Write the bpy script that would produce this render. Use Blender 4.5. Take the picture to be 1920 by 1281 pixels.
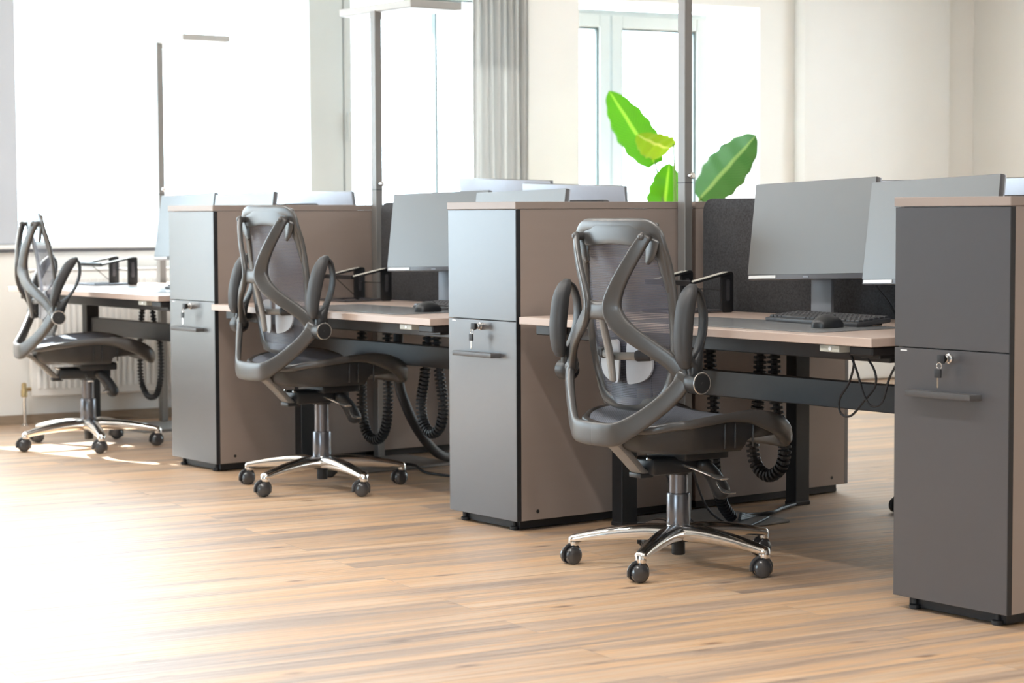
import bpy, bmesh, math, random
from mathutils import Vector, Matrix

random.seed(7)
scene = bpy.context.scene
for o in list(bpy.data.objects):
    bpy.data.objects.remove(o, do_unlink=True)
COL = scene.collection

# ------------------------------------------------------------------ camera
CAMP = (5.6219, -4.2631, 1.0943)
cam_d = bpy.data.cameras.new('camera')
cam = bpy.data.objects.new('camera', cam_d)
COL.objects.link(cam)
cam_d.sensor_width = 36.0
cam_d.sensor_fit = 'HORIZONTAL'
cam_d.lens = 3892.8 * 36.0 / 1920.0
th = math.atan2(.778, .628) + 0.0324
pit, rol = 0.0622, -0.0046
F = Vector((-math.sin(th), math.cos(th), 0)); R = Vector((math.cos(th), math.sin(th), 0)); U = Vector((0, 0, 1))
F2 = F * math.cos(pit) - U * math.sin(pit); U2 = U * math.cos(pit) + F * math.sin(pit)
R3 = R * math.cos(rol) + U2 * math.sin(rol); U3 = U2 * math.cos(rol) - R * math.sin(rol)
M = Matrix((R3, U3, -F2)).transposed().to_4x4()
M.translation = Vector(CAMP)
cam.matrix_world = M
cam_d.dof.use_dof = True
cam_d.dof.focus_distance = 6.45
cam_d.dof.aperture_fstop = 4.5
scene.camera = cam

# ------------------------------------------------------------------ light and exposure
scene.view_settings.view_transform = 'Standard'
scene.view_settings.look = 'None'
scene.view_settings.gamma = 1.0
scene.view_settings.use_curve_mapping = False
scene.view_settings.exposure = 0.12

SKY = 12.0
LUM = 50.0
FILL_LUM = 30.0  # power of the fill lamps added behind the desks
world = bpy.data.worlds.new('sky')
scene.world = world
world.use_nodes = True
bg = world.node_tree.nodes['Background']
bg.inputs[0].default_value = (0.74, 0.88, 1.0, 1)
bg.inputs[1].default_value = SKY

sun_d = bpy.data.lights.new('sun', 'SUN')
sun_d.energy = 26.0
sun_d.angle = math.radians(0.8)
sun_d.color = (1.0, 0.98, 0.95)
sun = bpy.data.objects.new('sun', sun_d)
COL.objects.link(sun)
el = math.radians(41)
sdir = Vector((.965 * math.cos(el), .26 * math.cos(el), -math.sin(el))).normalized()
sun.rotation_euler = sdir.to_track_quat('-Z', 'Y').to_euler()

WA = math.radians(8.2)                     # the window wall is turned a little against the desks
WU = Vector((math.sin(WA), math.cos(WA), 0)); WN = Vector((math.cos(WA), -math.sin(WA), 0)); WO = Vector((-4.5, .5, 0))
def W(s, z, out=0.0):
    return WO + WU * s - WN * out + Vector((0, 0, z))

def area(name, loc, direction, sx, sy, energy, color=(1, 1, 1), portal=False):
    d = bpy.data.lights.new(name, 'AREA')
    d.shape = 'RECTANGLE'; d.size = sx; d.size_y = sy; d.energy = energy; d.color = color
    if portal:
        d.cycles.is_portal = True
    o = bpy.data.objects.new(name, d); COL.objects.link(o)
    o.location = loc
    o.rotation_euler = Vector(direction).to_track_quat('-Z', 'Z').to_euler()
    return o

ZS, ZH, ZC = 0.911, 2.36, 2.95
WIN = [(-5.2, -2.5), (-2.4, -1.5), (-1.34, -.62), (-.30, 1.33), (1.62, 2.62), (3.09, 4.40)]     # openings of the window wall (s from, to)
LOWW = {(-5.2, -2.5): .40, (-2.4, -1.5): .40}            # unseen windows, sills lowered to brighten reflections in the cabinet fronts
for i, (a, b) in enumerate(WIN):
    zl = LOWW.get((a, b), ZS)
    area('window_daylight', W((a + b) / 2, (zl + ZH) / 2, .45), WN, abs(b - a), ZH - zl, 1, portal=True)
FWIN = [(2.4, 4.6)]              # windows of the wall behind the camera (x from, to)
FY = -6.6
for a, b in FWIN:
    area('window_daylight', ((a + b) / 2, FY - .2, 1.45), (0, 1, 0), b - a, 2.2, 1, portal=True)

BWIN = [(1.5, 3.7)]                            # unseen back wall window added to light the far walls (distance from corner)
BC = W(6.143, 0)
for a, b in BWIN:
    area('window_daylight', BC + WN * ((a + b) / 2) + WU * .25 + Vector((0, 0, 1.55)), -WU, b - a, 1.7, 1, portal=True)

# ------------------------------------------------------------------ helpers
def link(name, me, mat=None, parent=None, smooth=None):
    if isinstance(me, bmesh.types.BMesh):
        bm = me
        bmesh.ops.recalc_face_normals(bm, faces=bm.faces)
        me = bpy.data.meshes.new(name)
        bm.to_mesh(me); bm.free()
    if mat is not None:
        for m in (mat if isinstance(mat, (list, tuple)) else [mat]):
            me.materials.append(m)
    if smooth is not None:
        for p in me.polygons: p.use_smooth = True
        me.set_sharp_from_angle(angle=math.radians(smooth))
    o = bpy.data.objects.new(name, me); COL.objects.link(o)
    if parent is not None: o.parent = parent
    return o

def tag(o, label, cat, group=None):
    o['label'] = label; o['category'] = cat
    if group: o['group'] = group
    return o

def empty(name, loc=(0, 0, 0), rz=0.0):
    o = bpy.data.objects.new(name, None); COL.objects.link(o)
    o.location = loc; o.rotation_euler = (0, 0, rz); o.empty_display_size = .1
    return o

def struct(name, bm, mat, smooth=None, parent=None):
    o = link(name, bm, mat, parent, smooth)
    if parent is None: o['kind'] = 'structure'
    return o

def children(o):
    return [c for c in bpy.data.objects if c.parent == o]

def copy_tree(o, parent=None):
    c = o.copy(); COL.objects.link(c); c.parent = parent
    for ch in children(o): copy_tree(ch, c)
    return c

def BM(): return bmesh.new()

def box(bm, x0, x1, y0, y1, z0, z1, bev=0.0, mi=0, seg=2, M=None):
    vs = [bm.verts.new((x, y, z)) for x in (x0, x1) for y in (y0, y1) for z in (z0, z1)]
    fs = [bm.faces.new([vs[i] for i in f]) for f in ((0, 1, 3, 2), (4, 6, 7, 5), (0, 4, 5, 1), (2, 3, 7, 6), (0, 2, 6, 4), (1, 5, 7, 3))]
    bmesh.ops.recalc_face_normals(bm, faces=fs)
    for f in fs: f.material_index = mi
    if M is not None: bmesh.ops.transform(bm, matrix=M, verts=vs)
    if bev > 0:
        es = list({e for f in fs for e in f.edges})
        bmesh.ops.bevel(bm, geom=es, offset=bev, segments=seg, affect='EDGES', profile=.5, material=-1)
    return bm

def prism(bm, pts, h0, h1, axis='z', bev=0, mi=0):
    """outline in a plane, extruded along an axis"""
    def P(a, b, h):
        return {'z': (a, b, h), 'y': (a, h, b), 'x': (h, a, b)}[axis]
    lo = [bm.verts.new(P(a, b, h0)) for a, b in pts]; hi = [bm.verts.new(P(a, b, h1)) for a, b in pts]
    n = len(pts); fs = [bm.faces.new(lo), bm.faces.new(hi)]
    for i in range(n): fs.append(bm.faces.new([lo[i], lo[(i + 1) % n], hi[(i + 1) % n], hi[i]]))
    bmesh.ops.recalc_face_normals(bm, faces=fs)
    for f in fs: f.material_index = mi
    if bev > 0:
        bmesh.ops.bevel(bm, geom=list(fs[0].edges) + list(fs[1].edges), offset=bev, segments=2, affect='EDGES', profile=.5)
    return bm

def rrect(x0, x1, y0, y1, r, n=5):
    pts = []
    for cx, cy, a0 in ((x1 - r, y1 - r, 0), (x0 + r, y1 - r, 90), (x0 + r, y0 + r, 180), (x1 - r, y0 + r, 270)):
        for k in range(n + 1):
            a = math.radians(a0 + 90 * k / n); pts.append((cx + r * math.cos(a), cy + r * math.sin(a)))
    return pts

def catmull(P, n, closed=False):
    P = [tuple(p) for p in P]; m = len(P); out = []
    spans = m if closed else m - 1
    for k in range(n + (0 if closed else 1)):
        t = k * spans / n; i = min(int(t), spans - 1); f = t - i
        idx = [(i - 1) % m, i % m, (i + 1) % m, (i + 2) % m] if closed else [max(i - 1, 0), i, min(i + 1, m - 1), min(i + 2, m - 1)]
        a, b, c, d = (P[j] for j in idx)
        out.append(tuple(.5 * ((2 * b[q]) + (-a[q] + c[q]) * f + (2 * a[q] - 5 * b[q] + 4 * c[q] - d[q]) * f * f + (-a[q] + 3 * b[q] - 3 * c[q] + d[q]) * f ** 3) for q in range(len(a))))
    return out

def loft(bm, P, up=(0, 1, 0), n=32, seg=14, ex=2.4, closed=False, mi=0, roundcap=True):
    """P: list of (x,y,z,a,b): half width a across (tangent x up), half thickness b along up"""
    S = catmull(P, n, closed); upv = Vector(up); rings = []
    N = len(S)
    for i, s in enumerate(S):
        p = Vector(s[:3])
        q0 = Vector(S[(i - 1) % N if closed else max(i - 1, 0)][:3]); q1 = Vector(S[(i + 1) % N if closed else min(i + 1, N - 1)][:3])
        t = (q1 - q0)
        if t.length < 1e-9: t = Vector((0, 0, 1))
        t.normalize()
        side = t.cross(upv)
        if side.length < 1e-4: side = t.cross(Vector((1, 0, 0)))
        side.normalize(); nr = side.cross(t).normalized()
        a, b = max(s[3], 1e-4), max(s[4], 1e-4)
        rings.append((p, side, nr, t, a, b))
    if roundcap and not closed:
        p, sd, nr, t, a, b = rings[0]; m = min(a, b)
        pre = [(p - t * m * math.sin(x), sd, nr, t, a - m * (1 - math.cos(x)), b - m * (1 - math.cos(x))) for x in (1.25, .8, .4)]
        p, sd, nr, t, a, b = rings[-1]; m = min(a, b)
        post = [(p + t * m * math.sin(x), sd, nr, t, a - m * (1 - math.cos(x)), b - m * (1 - math.cos(x))) for x in (.4, .8, 1.25)]
        rings = pre + rings + post
    V = []
    for p, sd, nr, t, a, b in rings:
        r = []
        for k in range(seg):
            an = 2 * math.pi * k / seg; c, s_ = math.cos(an), math.sin(an)
            r.append(bm.verts.new(p + sd * (a * math.copysign(abs(c) ** (2 / ex), c)) + nr * (b * math.copysign(abs(s_) ** (2 / ex), s_))))
        V.append(r)
    fs = []
    L = len(V)
    for i in range(L if closed else L - 1):
        A, B = V[i], V[(i + 1) % L]
        for k in range(seg): fs.append(bm.faces.new([A[k], A[(k + 1) % seg], B[(k + 1) % seg], B[k]]))
    if not closed:
        fs.append(bm.faces.new(V[0][::-1])); fs.append(bm.faces.new(V[-1]))
    for f in fs: f.material_index = mi
    return bm

def tube(bm, pts, r, n=40, seg=8, closed=False, mi=0):
    return loft(bm, [tuple(p) + (r, r) for p in pts], up=(.13, .21, .97), n=n, seg=seg, ex=2, closed=closed, mi=mi, roundcap=False)

def lathe(bm, prof, c=(0, 0, 0), axis='z', seg=28, mi=0):
    """prof: list of (radius, height) along axis"""
    V = []
    for r, h in prof:
        ring = []
        for k in range(seg):
            a = 2 * math.pi * k / seg; u, v = max(r, 1e-4) * math.cos(a), max(r, 1e-4) * math.sin(a)
            q = {'z': (u, v, h), 'x': (h, u, v), 'y': (u, h, v)}[axis]
            ring.append(bm.verts.new((c[0] + q[0], c[1] + q[1], c[2] + q[2])))
        V.append(ring)
    fs = []
    for A, B in zip(V, V[1:]):
        for k in range(seg): fs.append(bm.faces.new([A[k], A[(k + 1) % seg], B[(k + 1) % seg], B[k]]))
    fs.append(bm.faces.new(V[0][::-1])); fs.append(bm.faces.new(V[-1]))
    for f in fs: f.material_index = mi
    return bm

# ------------------------------------------------------------------ materials
def mat(name, col, rough=.5, metal=0.0, ior=1.5, bump=None, noise=None, coat=0.0):
    m = bpy.data.materials.new(name); m.use_nodes = True
    nt = m.node_tree; p = nt.nodes['Principled BSDF']
    p.inputs['Base Color'].default_value = (*col, 1); p.inputs['Roughness'].default_value = rough
    p.inputs['Metallic'].default_value = metal; p.inputs['IOR'].default_value = ior
    p.inputs['Coat Weight'].default_value = coat
    if noise or bump:
        tc = nt.nodes.new('ShaderNodeTexCoord'); mp = nt.nodes.new('ShaderNodeMapping')
        nt.links.new(tc.outputs['Object'], mp.inputs[0])
        sc = (noise or bump)[0]
        mp.inputs['Scale'].default_value = sc if isinstance(sc, tuple) else (sc, sc, sc)
        nz = nt.nodes.new('ShaderNodeTexNoise'); nz.inputs['Scale'].default_value = 1.0; nz.inputs['Detail'].default_value = 5
        nt.links.new(mp.outputs[0], nz.inputs[0])
        if noise:
            k = noise[1]; rp = nt.nodes.new('ShaderNodeValToRGB')
            rp.color_ramp.elements[0].position = .3; rp.color_ramp.elements[1].position = .7
            rp.color_ramp.elements[0].color = (*[c * (1 - k) for c in col], 1); rp.color_ramp.elements[1].color = (*[min(1, c * (1 + k)) for c in col], 1)
            nt.links.new(nz.outputs[0], rp.inputs[0]); nt.links.new(rp.outputs[0], p.inputs['Base Color'])
        if bump:
            b = nt.nodes.new('ShaderNodeBump'); b.inputs['Strength'].default_value = bump[1]; b.inputs['Distance'].default_value = bump[2]
            nt.links.new(nz.outputs[0], b.inputs['Height']); nt.links.new(b.outputs[0], p.inputs['Normal'])
    return m

M_wall = mat('painted_plaster', (.90, .892, .868), .9, noise=(3, .012))
M_frontwall = mat('grey_brown_wall_paint', (.20, .19, .18), .9, noise=(3, .02))  # unseen wall, toned dark so the right cabinet front reflects less
M_white = mat('white_paint', (.86, .86, .85), .7, noise=(4, .01))
M_ceil = mat('ceiling_paint', (.88, .88, .87), .9, noise=(2, .01))
M_frame = mat('window_frame_plastic', (.54, .59, .59), .35, noise=(6, .01))
M_gasket = mat('window_gasket', (.10, .13, .13), .6, noise=(20, .05))
M_sillshade = mat('sill_shadow_line', (.10, .10, .11), .5, noise=(20, .05))
M_skirt = mat('brown_skirting', (.33, .25, .18), .5, noise=((1, 8, 40), .15))
M_beige = mat('beige_laminate', (.305, .247, .217), .38, noise=((1.5, 1.5, 30), .012))
M_desk = mat('pale_oak_laminate', (.47, .37, .315), .33, noise=((1.5, 30, 30), .03))
M_front = mat('anthracite_front', (.055, .055, .061), .30, ior=1.85, noise=(30, .02))
M_handle = mat('grey_handle_coat', (.07, .066, .066), .4, noise=(60, .05))
M_black = mat('black_edge', (.012, .012, .014), .5, noise=(30, .1))
M_blackmetal = mat('black_powder_coat', (.013, .014, .016), .42, noise=(60, .1))
M_darkmetal = mat('dark_grey_powder_coat', (.032, .030, .030), .45, noise=(60, .05))
M_plastic = mat('taupe_grey_plastic', (.052, .049, .047), .36, ior=1.6, noise=(40, .03))
M_darkplastic = mat('charcoal_plastic', (.017, .018, .020), .42, noise=(40, .05))
M_pad = mat('soft_grey_armpad', (.032, .032, .034), .55, bump=(300, .15, .0005))
M_chrome = mat('polished_aluminium', (.78, .77, .75), .14, metal=1.0, noise=(30, .01))
M_steel = mat('grey_steel', (.17, .17, .185), .26, metal=.75, noise=(60, .03))
M_alu = mat('brushed_aluminium', (.23, .22, .21), .42, metal=.4, noise=((60, 60, 2), .05))
M_rubber = mat('black_rubber', (.014, .014, .016), .55, noise=(60, .1))
M_wheel = mat('caster_grey', (.035, .035, .038), .22, ior=1.7, noise=(60, .05))
M_ring = mat('bright_ring', (.75, .73, .70), .25, metal=.9, noise=(60, .01))
M_grip = mat('pale_grip_strip', (.62, .60, .54), .5, noise=(60, .03))
M_lumbar = mat('pale_lumbar_plastic', (.40, .41, .44), .4, noise=(40, .02))
M_felt = mat('charcoal_felt', (.045, .045, .048), .95, noise=(170, .35))
M_screen = mat('matte_screen', (.09, .095, .10), .34, ior=2.1, noise=(3, .02))
M_bezel = mat('dark_bezel', (.08, .08, .088), .35, ior=1.7, noise=(30, .03))
M_monback = mat('silver_grey_casing', (.50, .53, .60), .4, metal=.3, noise=(30, .02))
M_silver = mat('silver_stand', (.22, .23, .25), .4, metal=.5, noise=(30, .02))
M_key = mat('keycap_black', (.035, .035, .038), .45, noise=(60, .05))
M_mousep = mat('desk_mat_grey', (.16, .165, .17), .27, noise=(200, .1))
M_sticker = mat('pale_sticker', (.75, .77, .78), .5, noise=(60, .03))
M_ctrl = mat('beige_grey_switch', (.42, .42, .37), .4, noise=(60, .03))
M_lampbody = mat('lamp_head_grey', (.45, .44, .42), .45, metal=.2, noise=(30, .02))
M_diff = mat('lamp_diffuser', (.85, .85, .83), .5, noise=(30, .01))
M_brass = mat('brass_fitting', (.55, .42, .22), .3, metal=.8, noise=(60, .03))
M_pot = mat('pot_ceramic', (.75, .74, .72), .4, noise=(10, .02))
M_soil = mat('potting_soil', (.05, .035, .025), .95, noise=(60, .4))
M_stem = mat('leaf_stalk', (.18, .34, .05), .5, noise=(20, .1))
M_plate = mat('grey_base_plate', (.26, .25, .24), .5, metal=.3, noise=(60, .03))

def pane_mat():
    m = bpy.data.materials.new('window_glass'); m.use_nodes = True; nt = m.node_tree; nt.nodes.clear()
    out = nt.nodes.new('ShaderNodeOutputMaterial'); mx = nt.nodes.new('ShaderNodeMixShader')
    tr = nt.nodes.new('ShaderNodeBsdfTransparent'); gl = nt.nodes.new('ShaderNodeBsdfGlossy'); fr = nt.nodes.new('ShaderNodeFresnel')
    fr.inputs[0].default_value = 1.45; gl.inputs['Roughness'].default_value = .02
    tr.inputs[0].default_value = (.97, .99, .985, 1)
    ge = nt.nodes.new('ShaderNodeNewGeometry'); iv = nt.nodes.new('ShaderNodeMath'); iv.operation = 'SUBTRACT'; iv.inputs[0].default_value = 1
    ml = nt.nodes.new('ShaderNodeMath'); ml.operation = 'MULTIPLY'        # only the outer skin of each pane reflects
    nt.links.new(ge.outputs['Backfacing'], iv.inputs[1]); nt.links.new(iv.outputs[0], ml.inputs[0]); nt.links.new(fr.outputs[0], ml.inputs[1])
    nt.links.new(ml.outputs[0], mx.inputs[0]); nt.links.new(tr.outputs[0], mx.inputs[1]); nt.links.new(gl.outputs[0], mx.inputs[2]); nt.links.new(mx.outputs[0], out.inputs[0])
    return m
M_glass = pane_mat()

def cloth_mat(name, col, tl):
    m = bpy.data.materials.new(name); m.use_nodes = True; nt = m.node_tree; nt.nodes.clear()
    out = nt.nodes.new('ShaderNodeOutputMaterial'); mx = nt.nodes.new('ShaderNodeMixShader'); mx.inputs[0].default_value = tl
    d = nt.nodes.new('ShaderNodeBsdfDiffuse'); t = nt.nodes.new('ShaderNodeBsdfTranslucent')
    tc = nt.nodes.new('ShaderNodeTexCoord'); nz = nt.nodes.new('ShaderNodeTexNoise'); nz.inputs['Scale'].default_value = 90
    rp = nt.nodes.new('ShaderNodeValToRGB'); rp.color_ramp.elements[0].color = (*[c * .95 for c in col], 1); rp.color_ramp.elements[1].color = (*col, 1)
    nt.links.new(tc.outputs['Object'], nz.inputs[0]); nt.links.new(nz.outputs[0], rp.inputs[0])
    for s in (d, t): nt.links.new(rp.outputs[0], s.inputs[0])
    nt.links.new(d.outputs[0], mx.inputs[1]); nt.links.new(t.outputs[0], mx.inputs[2]); nt.links.new(mx.outputs[0], out.inputs[0])
    return m
M_curtain = cloth_mat('curtain_cloth', (.66, .66, .65), .28)
M_blind = cloth_mat('added_blind_cloth', (.93, .93, .92), .6)

def leaf_mat(name, c1, c2, tl):
    m = bpy.data.materials.new(name); m.use_nodes = True; nt = m.node_tree; nt.nodes.clear()
    out = nt.nodes.new('ShaderNodeOutputMaterial'); mx = nt.nodes.new('ShaderNodeMixShader'); mx.inputs[0].default_value = tl
    d = nt.nodes.new('ShaderNodeBsdfPrincipled'); d.inputs['Roughness'].default_value = .4
    t = nt.nodes.new('ShaderNodeBsdfTranslucent')
    uv = nt.nodes.new('ShaderNodeUVMap'); sp = nt.nodes.new('ShaderNodeSeparateXYZ')
    nt.links.new(uv.outputs[0], sp.inputs[0])
    # midrib: |u-.5| small -> pale;  side veins: wave along v skewed by |u-.5|
    s1 = nt.nodes.new('ShaderNodeMath'); s1.operation = 'SUBTRACT'; s1.inputs[1].default_value = .5
    ab = nt.nodes.new('ShaderNodeMath'); ab.operation = 'ABSOLUTE'
    nt.links.new(sp.outputs[0], s1.inputs[0]); nt.links.new(s1.outputs[0], ab.inputs[0])
    rp = nt.nodes.new('ShaderNodeValToRGB'); e = rp.color_ramp.elements
    e[0].position = 0; e[0].color = (*c2, 1); e[1].position = .06; e[1].color = (*c1, 1)
    x = rp.color_ramp.elements.new(.03); x.color = (*c2, 1)
    nt.links.new(ab.outputs[0], rp.inputs[0])
    ma = nt.nodes.new('ShaderNodeMath'); ma.operation = 'MULTIPLY_ADD'; ma.inputs[1].default_value = -.5
    nt.links.new(ab.outputs[0], ma.inputs[0]); nt.links.new(sp.outputs[1], ma.inputs[2])
    m2 = nt.nodes.new('ShaderNodeMath'); m2.operation = 'MULTIPLY'; m2.inputs[1].default_value = 150
    sn = nt.nodes.new('ShaderNodeMath'); sn.operation = 'SINE'
    nt.links.new(ma.outputs[0], m2.inputs[0]); nt.links.new(m2.outputs[0], sn.inputs[0])
    m3 = nt.nodes.new('ShaderNodeMath'); m3.operation = 'MULTIPLY_ADD'; m3.inputs[1].default_value = .08; m3.inputs[2].default_value = 1.0
    nt.links.new(sn.outputs[0], m3.inputs[0])
    vm = nt.nodes.new('ShaderNodeVectorMath'); vm.operation = 'SCALE'
    nt.links.new(rp.outputs[0], vm.inputs[0]); nt.links.new(m3.outputs[0], vm.inputs['Scale'])
    nt.links.new(vm.outputs[0], d.inputs['Base Color']); nt.links.new(vm.outputs[0], t.inputs[0])
    nt.links.new(d.outputs[0], mx.inputs[1]); nt.links.new(t.outputs[0], mx.inputs[2]); nt.links.new(mx.outputs[0], out.inputs[0])
    return m

def mesh_mat(name, col, pitch, hole):
    """woven chair mesh: tiny see-through holes between crossing threads"""
    m = bpy.data.materials.new(name); m.use_nodes = True; nt = m.node_tree; nt.nodes.clear()
    out = nt.nodes.new('ShaderNodeOutputMaterial'); mx = nt.nodes.new('ShaderNodeMixShader')
    d = nt.nodes.new('ShaderNodeBsdfPrincipled'); d.inputs['Roughness'].default_value = .5; d.inputs['Base Color'].default_value = (*col, 1)
    t = nt.nodes.new('ShaderNodeBsdfTransparent')
    uv = nt.nodes.new('ShaderNodeUVMap'); sp = nt.nodes.new('ShaderNodeSeparateXYZ'); nt.links.new(uv.outputs[0], sp.inputs[0])
    vals = []
    for k, pt in ((0, pitch[0]), (1, pitch[1])):
        a = nt.nodes.new('ShaderNodeMath'); a.operation = 'MULTIPLY'; a.inputs[1].default_value = 2 * math.pi / pt
        s = nt.nodes.new('ShaderNodeMath'); s.operation = 'SINE'
        nt.links.new(sp.outputs[k], a.inputs[0]); nt.links.new(a.outputs[0], s.inputs[0]); vals.append(s)
    add = nt.nodes.new('ShaderNodeMath'); add.operation = 'MINIMUM'
    nt.links.new(vals[0].outputs[0], add.inputs[0]); nt.links.new(vals[1].outputs[0], add.inputs[1])
    gt = nt.nodes.new('ShaderNodeMath'); gt.operation = 'LESS_THAN'; gt.inputs[1].default_value = hole
    nt.links.new(add.outputs[0], gt.inputs[0])
    nt.links.new(gt.outputs[0], mx.inputs[0]); nt.links.new(t.outputs[0], mx.inputs[1]); nt.links.new(d.outputs[0], mx.inputs[2]); nt.links.new(mx.outputs[0], out.inputs[0])
    return m
M_mesh = mesh_mat('backrest_mesh', (.085, .088, .115), (.0045, .0050), -.12)
M_seatmesh = mesh_mat('seat_mesh', (.19, .21, .25), (.008, .008), .6)  # lighter and bluer than the back: sky reflection put into the colour

def floor_mat():
    m = bpy.data.materials.new('oak_laminate_floor'); m.use_nodes = True; nt = m.node_tree; p = nt.nodes['Principled BSDF']
    N = nt.nodes.new; Lk = nt.links.new
    tc = N('ShaderNodeTexCoord'); mp = N('ShaderNodeMapping'); mp.inputs['Rotation'].default_value = (0, 0, WA - math.pi / 2)
    Lk(tc.outputs['Object'], mp.inputs[0])          # x now runs along the planks
    br = N('ShaderNodeTexBrick'); br.offset = .37; br.squash = 1
    br.inputs['Scale'].default_value = 1; br.inputs['Brick Width'].default_value = 2.1; br.inputs['Row Height'].default_value = .19
    br.inputs['Mortar Size'].default_value = .0010; br.inputs['Mortar Smooth'].default_value = .3; br.inputs['Bias'].default_value = 0
    br.inputs['Color1'].default_value = (0, 0, 0, 1); br.inputs['Color2'].default_value = (1, 1, 1, 1); br.inputs['Mortar'].default_value = (.5, .5, .5, 1)
    Lk(mp.outputs[0], br.inputs[0])
    # per plank offset for the grain
    sc = N('ShaderNodeVectorMath'); sc.operation = 'MULTIPLY_ADD'; sc.inputs[1].default_value = (7, 3, 5)
    Lk(br.outputs['Color'], sc.inputs[0]); Lk(mp.outputs[0], sc.inputs[2])
    st = N('ShaderNodeMapping'); st.inputs['Scale'].default_value = (.42, 6.5, 1); Lk(sc.outputs[0], st.inputs[0])
    n1 = N('ShaderNodeTexNoise'); n1.inputs['Scale'].default_value = 1.6; n1.inputs['Detail'].default_value = 7; n1.inputs['Roughness'].default_value = .62; n1.inputs['Distortion'].default_value = .6
    Lk(st.outputs[0], n1.inputs[0])
    st2 = N('ShaderNodeMapping'); st2.inputs['Scale'].default_value = (1.2, 46, 1); Lk(sc.outputs[0], st2.inputs[0])
    n2 = N('ShaderNodeTexNoise'); n2.inputs['Scale'].default_value = 1.5; n2.inputs['Detail'].default_value = 6
    Lk(st2.outputs[0], n2.inputs[0])
    r1 = N('ShaderNodeValToRGB'); e = r1.color_ramp.elements
    e[0].position = .32; e[0].color = (.29, .20, .14, 1); e[1].position = .70; e[1].color = (.66, .45, .26, 1)
    x = e.new(.43); x.color = (.41, .30, .22, 1)
    x = e.new(.52); x.color = (.57, .355, .185, 1)
    x = e.new(.60); x.color = (.56, .41, .285, 1)
    Lk(n1.outputs[0], r1.inputs[0])
    r2 = N('ShaderNodeValToRGB'); e = r2.color_ramp.elements
    e[0].position = .34; e[0].color = (.84, .82, .80, 1); e[1].position = .62; e[1].color = (1.06, 1.05, 1.04, 1)
    Lk(n2.outputs[0], r2.inputs[0])
    mul = N('ShaderNodeMixRGB'); mul.blend_type = 'MULTIPLY'; mul.inputs[0].default_value = 1
    Lk(r1.outputs[0], mul.inputs[1]); Lk(r2.outputs[0], mul.inputs[2])
    # knots
    km = N('ShaderNodeMapping'); km.inputs['Scale'].default_value = (2.0, 5.0, 1); Lk(sc.outputs[0], km.inputs[0])
    vo = N('ShaderNodeTexVoronoi'); vo.inputs['Scale'].default_value = 1.3; Lk(km.outputs[0], vo.inputs[0])
    kr = N('ShaderNodeValToRGB'); e = kr.color_ramp.elements; e[0].position = .03; e[0].color = (.35, .27, .22, 1); e[1].position = .12; e[1].color = (1, 1, 1, 1)
    Lk(vo.outputs['Distance'], kr.inputs[0])
    mul2 = N('ShaderNodeMixRGB'); mul2.blend_type = 'MULTIPLY'; mul2.inputs[0].default_value = 1
    Lk(mul.outputs[0], mul2.inputs[1]); Lk(kr.outputs[0], mul2.inputs[2])
    # plank tone
    rt = N('ShaderNodeValToRGB'); e = rt.color_ramp.elements; e[0].color = (.86, .86, .88, 1); e[1].color = (1.1, 1.07, 1.02, 1)
    Lk(br.outputs['Color'], rt.inputs[0])
    mul3 = N('ShaderNodeMixRGB'); mul3.blend_type = 'MULTIPLY'; mul3.inputs[0].default_value = 1
    Lk(mul2.outputs[0], mul3.inputs[1]); Lk(rt.outputs[0], mul3.inputs[2])
    sm = N('ShaderNodeMixRGB'); sm.inputs[2].default_value = (.22, .16, .12, 1)
    Lk(br.outputs['Fac'], sm.inputs[0]); Lk(mul3.outputs[0], sm.inputs[1])
    Lk(sm.outputs[0], p.inputs['Base Color'])
    rr = N('ShaderNodeMapRange'); rr.inputs[3].default_value = .45; rr.inputs[4].default_value = .62; Lk(n2.outputs[0], rr.inputs[0]); Lk(rr.outputs[0], p.inputs['Roughness'])
    ad = N('ShaderNodeMath'); ad.operation = 'MULTIPLY_ADD'; ad.inputs[1].default_value = -1.2; Lk(br.outputs['Fac'], ad.inputs[0]); Lk(n2.outputs[0], ad.inputs[2])
    b = N('ShaderNodeBump'); b.inputs['Strength'].default_value = .8; b.inputs['Distance'].default_value = .006
    Lk(ad.outputs[0], b.inputs['Height']); Lk(b.outputs[0], p.inputs['Normal'])
    p.inputs['IOR'].default_value = 1.5
    p.inputs['Coat Weight'].default_value = 1.0; p.inputs['Coat Roughness'].default_value = .5; p.inputs['Coat IOR'].default_value = 1.68
    Lk(b.outputs[0], p.inputs['Coat Normal'])
    return m
M_floor = floor_mat()

# ------------------------------------------------------------------ room
bm = BM(); box(bm, -6.5, 9.5, -8.4, 9.5, -.1, 0); struct('floor', bm, M_floor)
bm = BM(); prism(bm, [tuple(W(-7.3, 0, .38)[:2]), (9.3, -6.9), (9.3, 9.5), tuple(W(9.0, 0, .38)[:2])], ZC, ZC + .1, 'z'); struct('ceiling', bm, M_ceil)

def wbox(bm, s0, s1, z0, z1, o0=0.0, o1=.4, mi=0, bev=0):
    """box in window wall coordinates; o counts outwards from the inner face"""
    n0 = len(bm.verts)
    Mx = Matrix.Identity(4)
    Mx.col[0] = (-WN.x, -WN.y, 0, 0); Mx.col[1] = (WU.x, WU.y, 0, 0); Mx.col[2] = (0, 0, 1, 0); Mx.col[3] = (WO.x, WO.y, 0, 1)
    return box(bm, o0, o1, s0, s1, z0, z1, bev, mi, 2, Mx)

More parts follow.
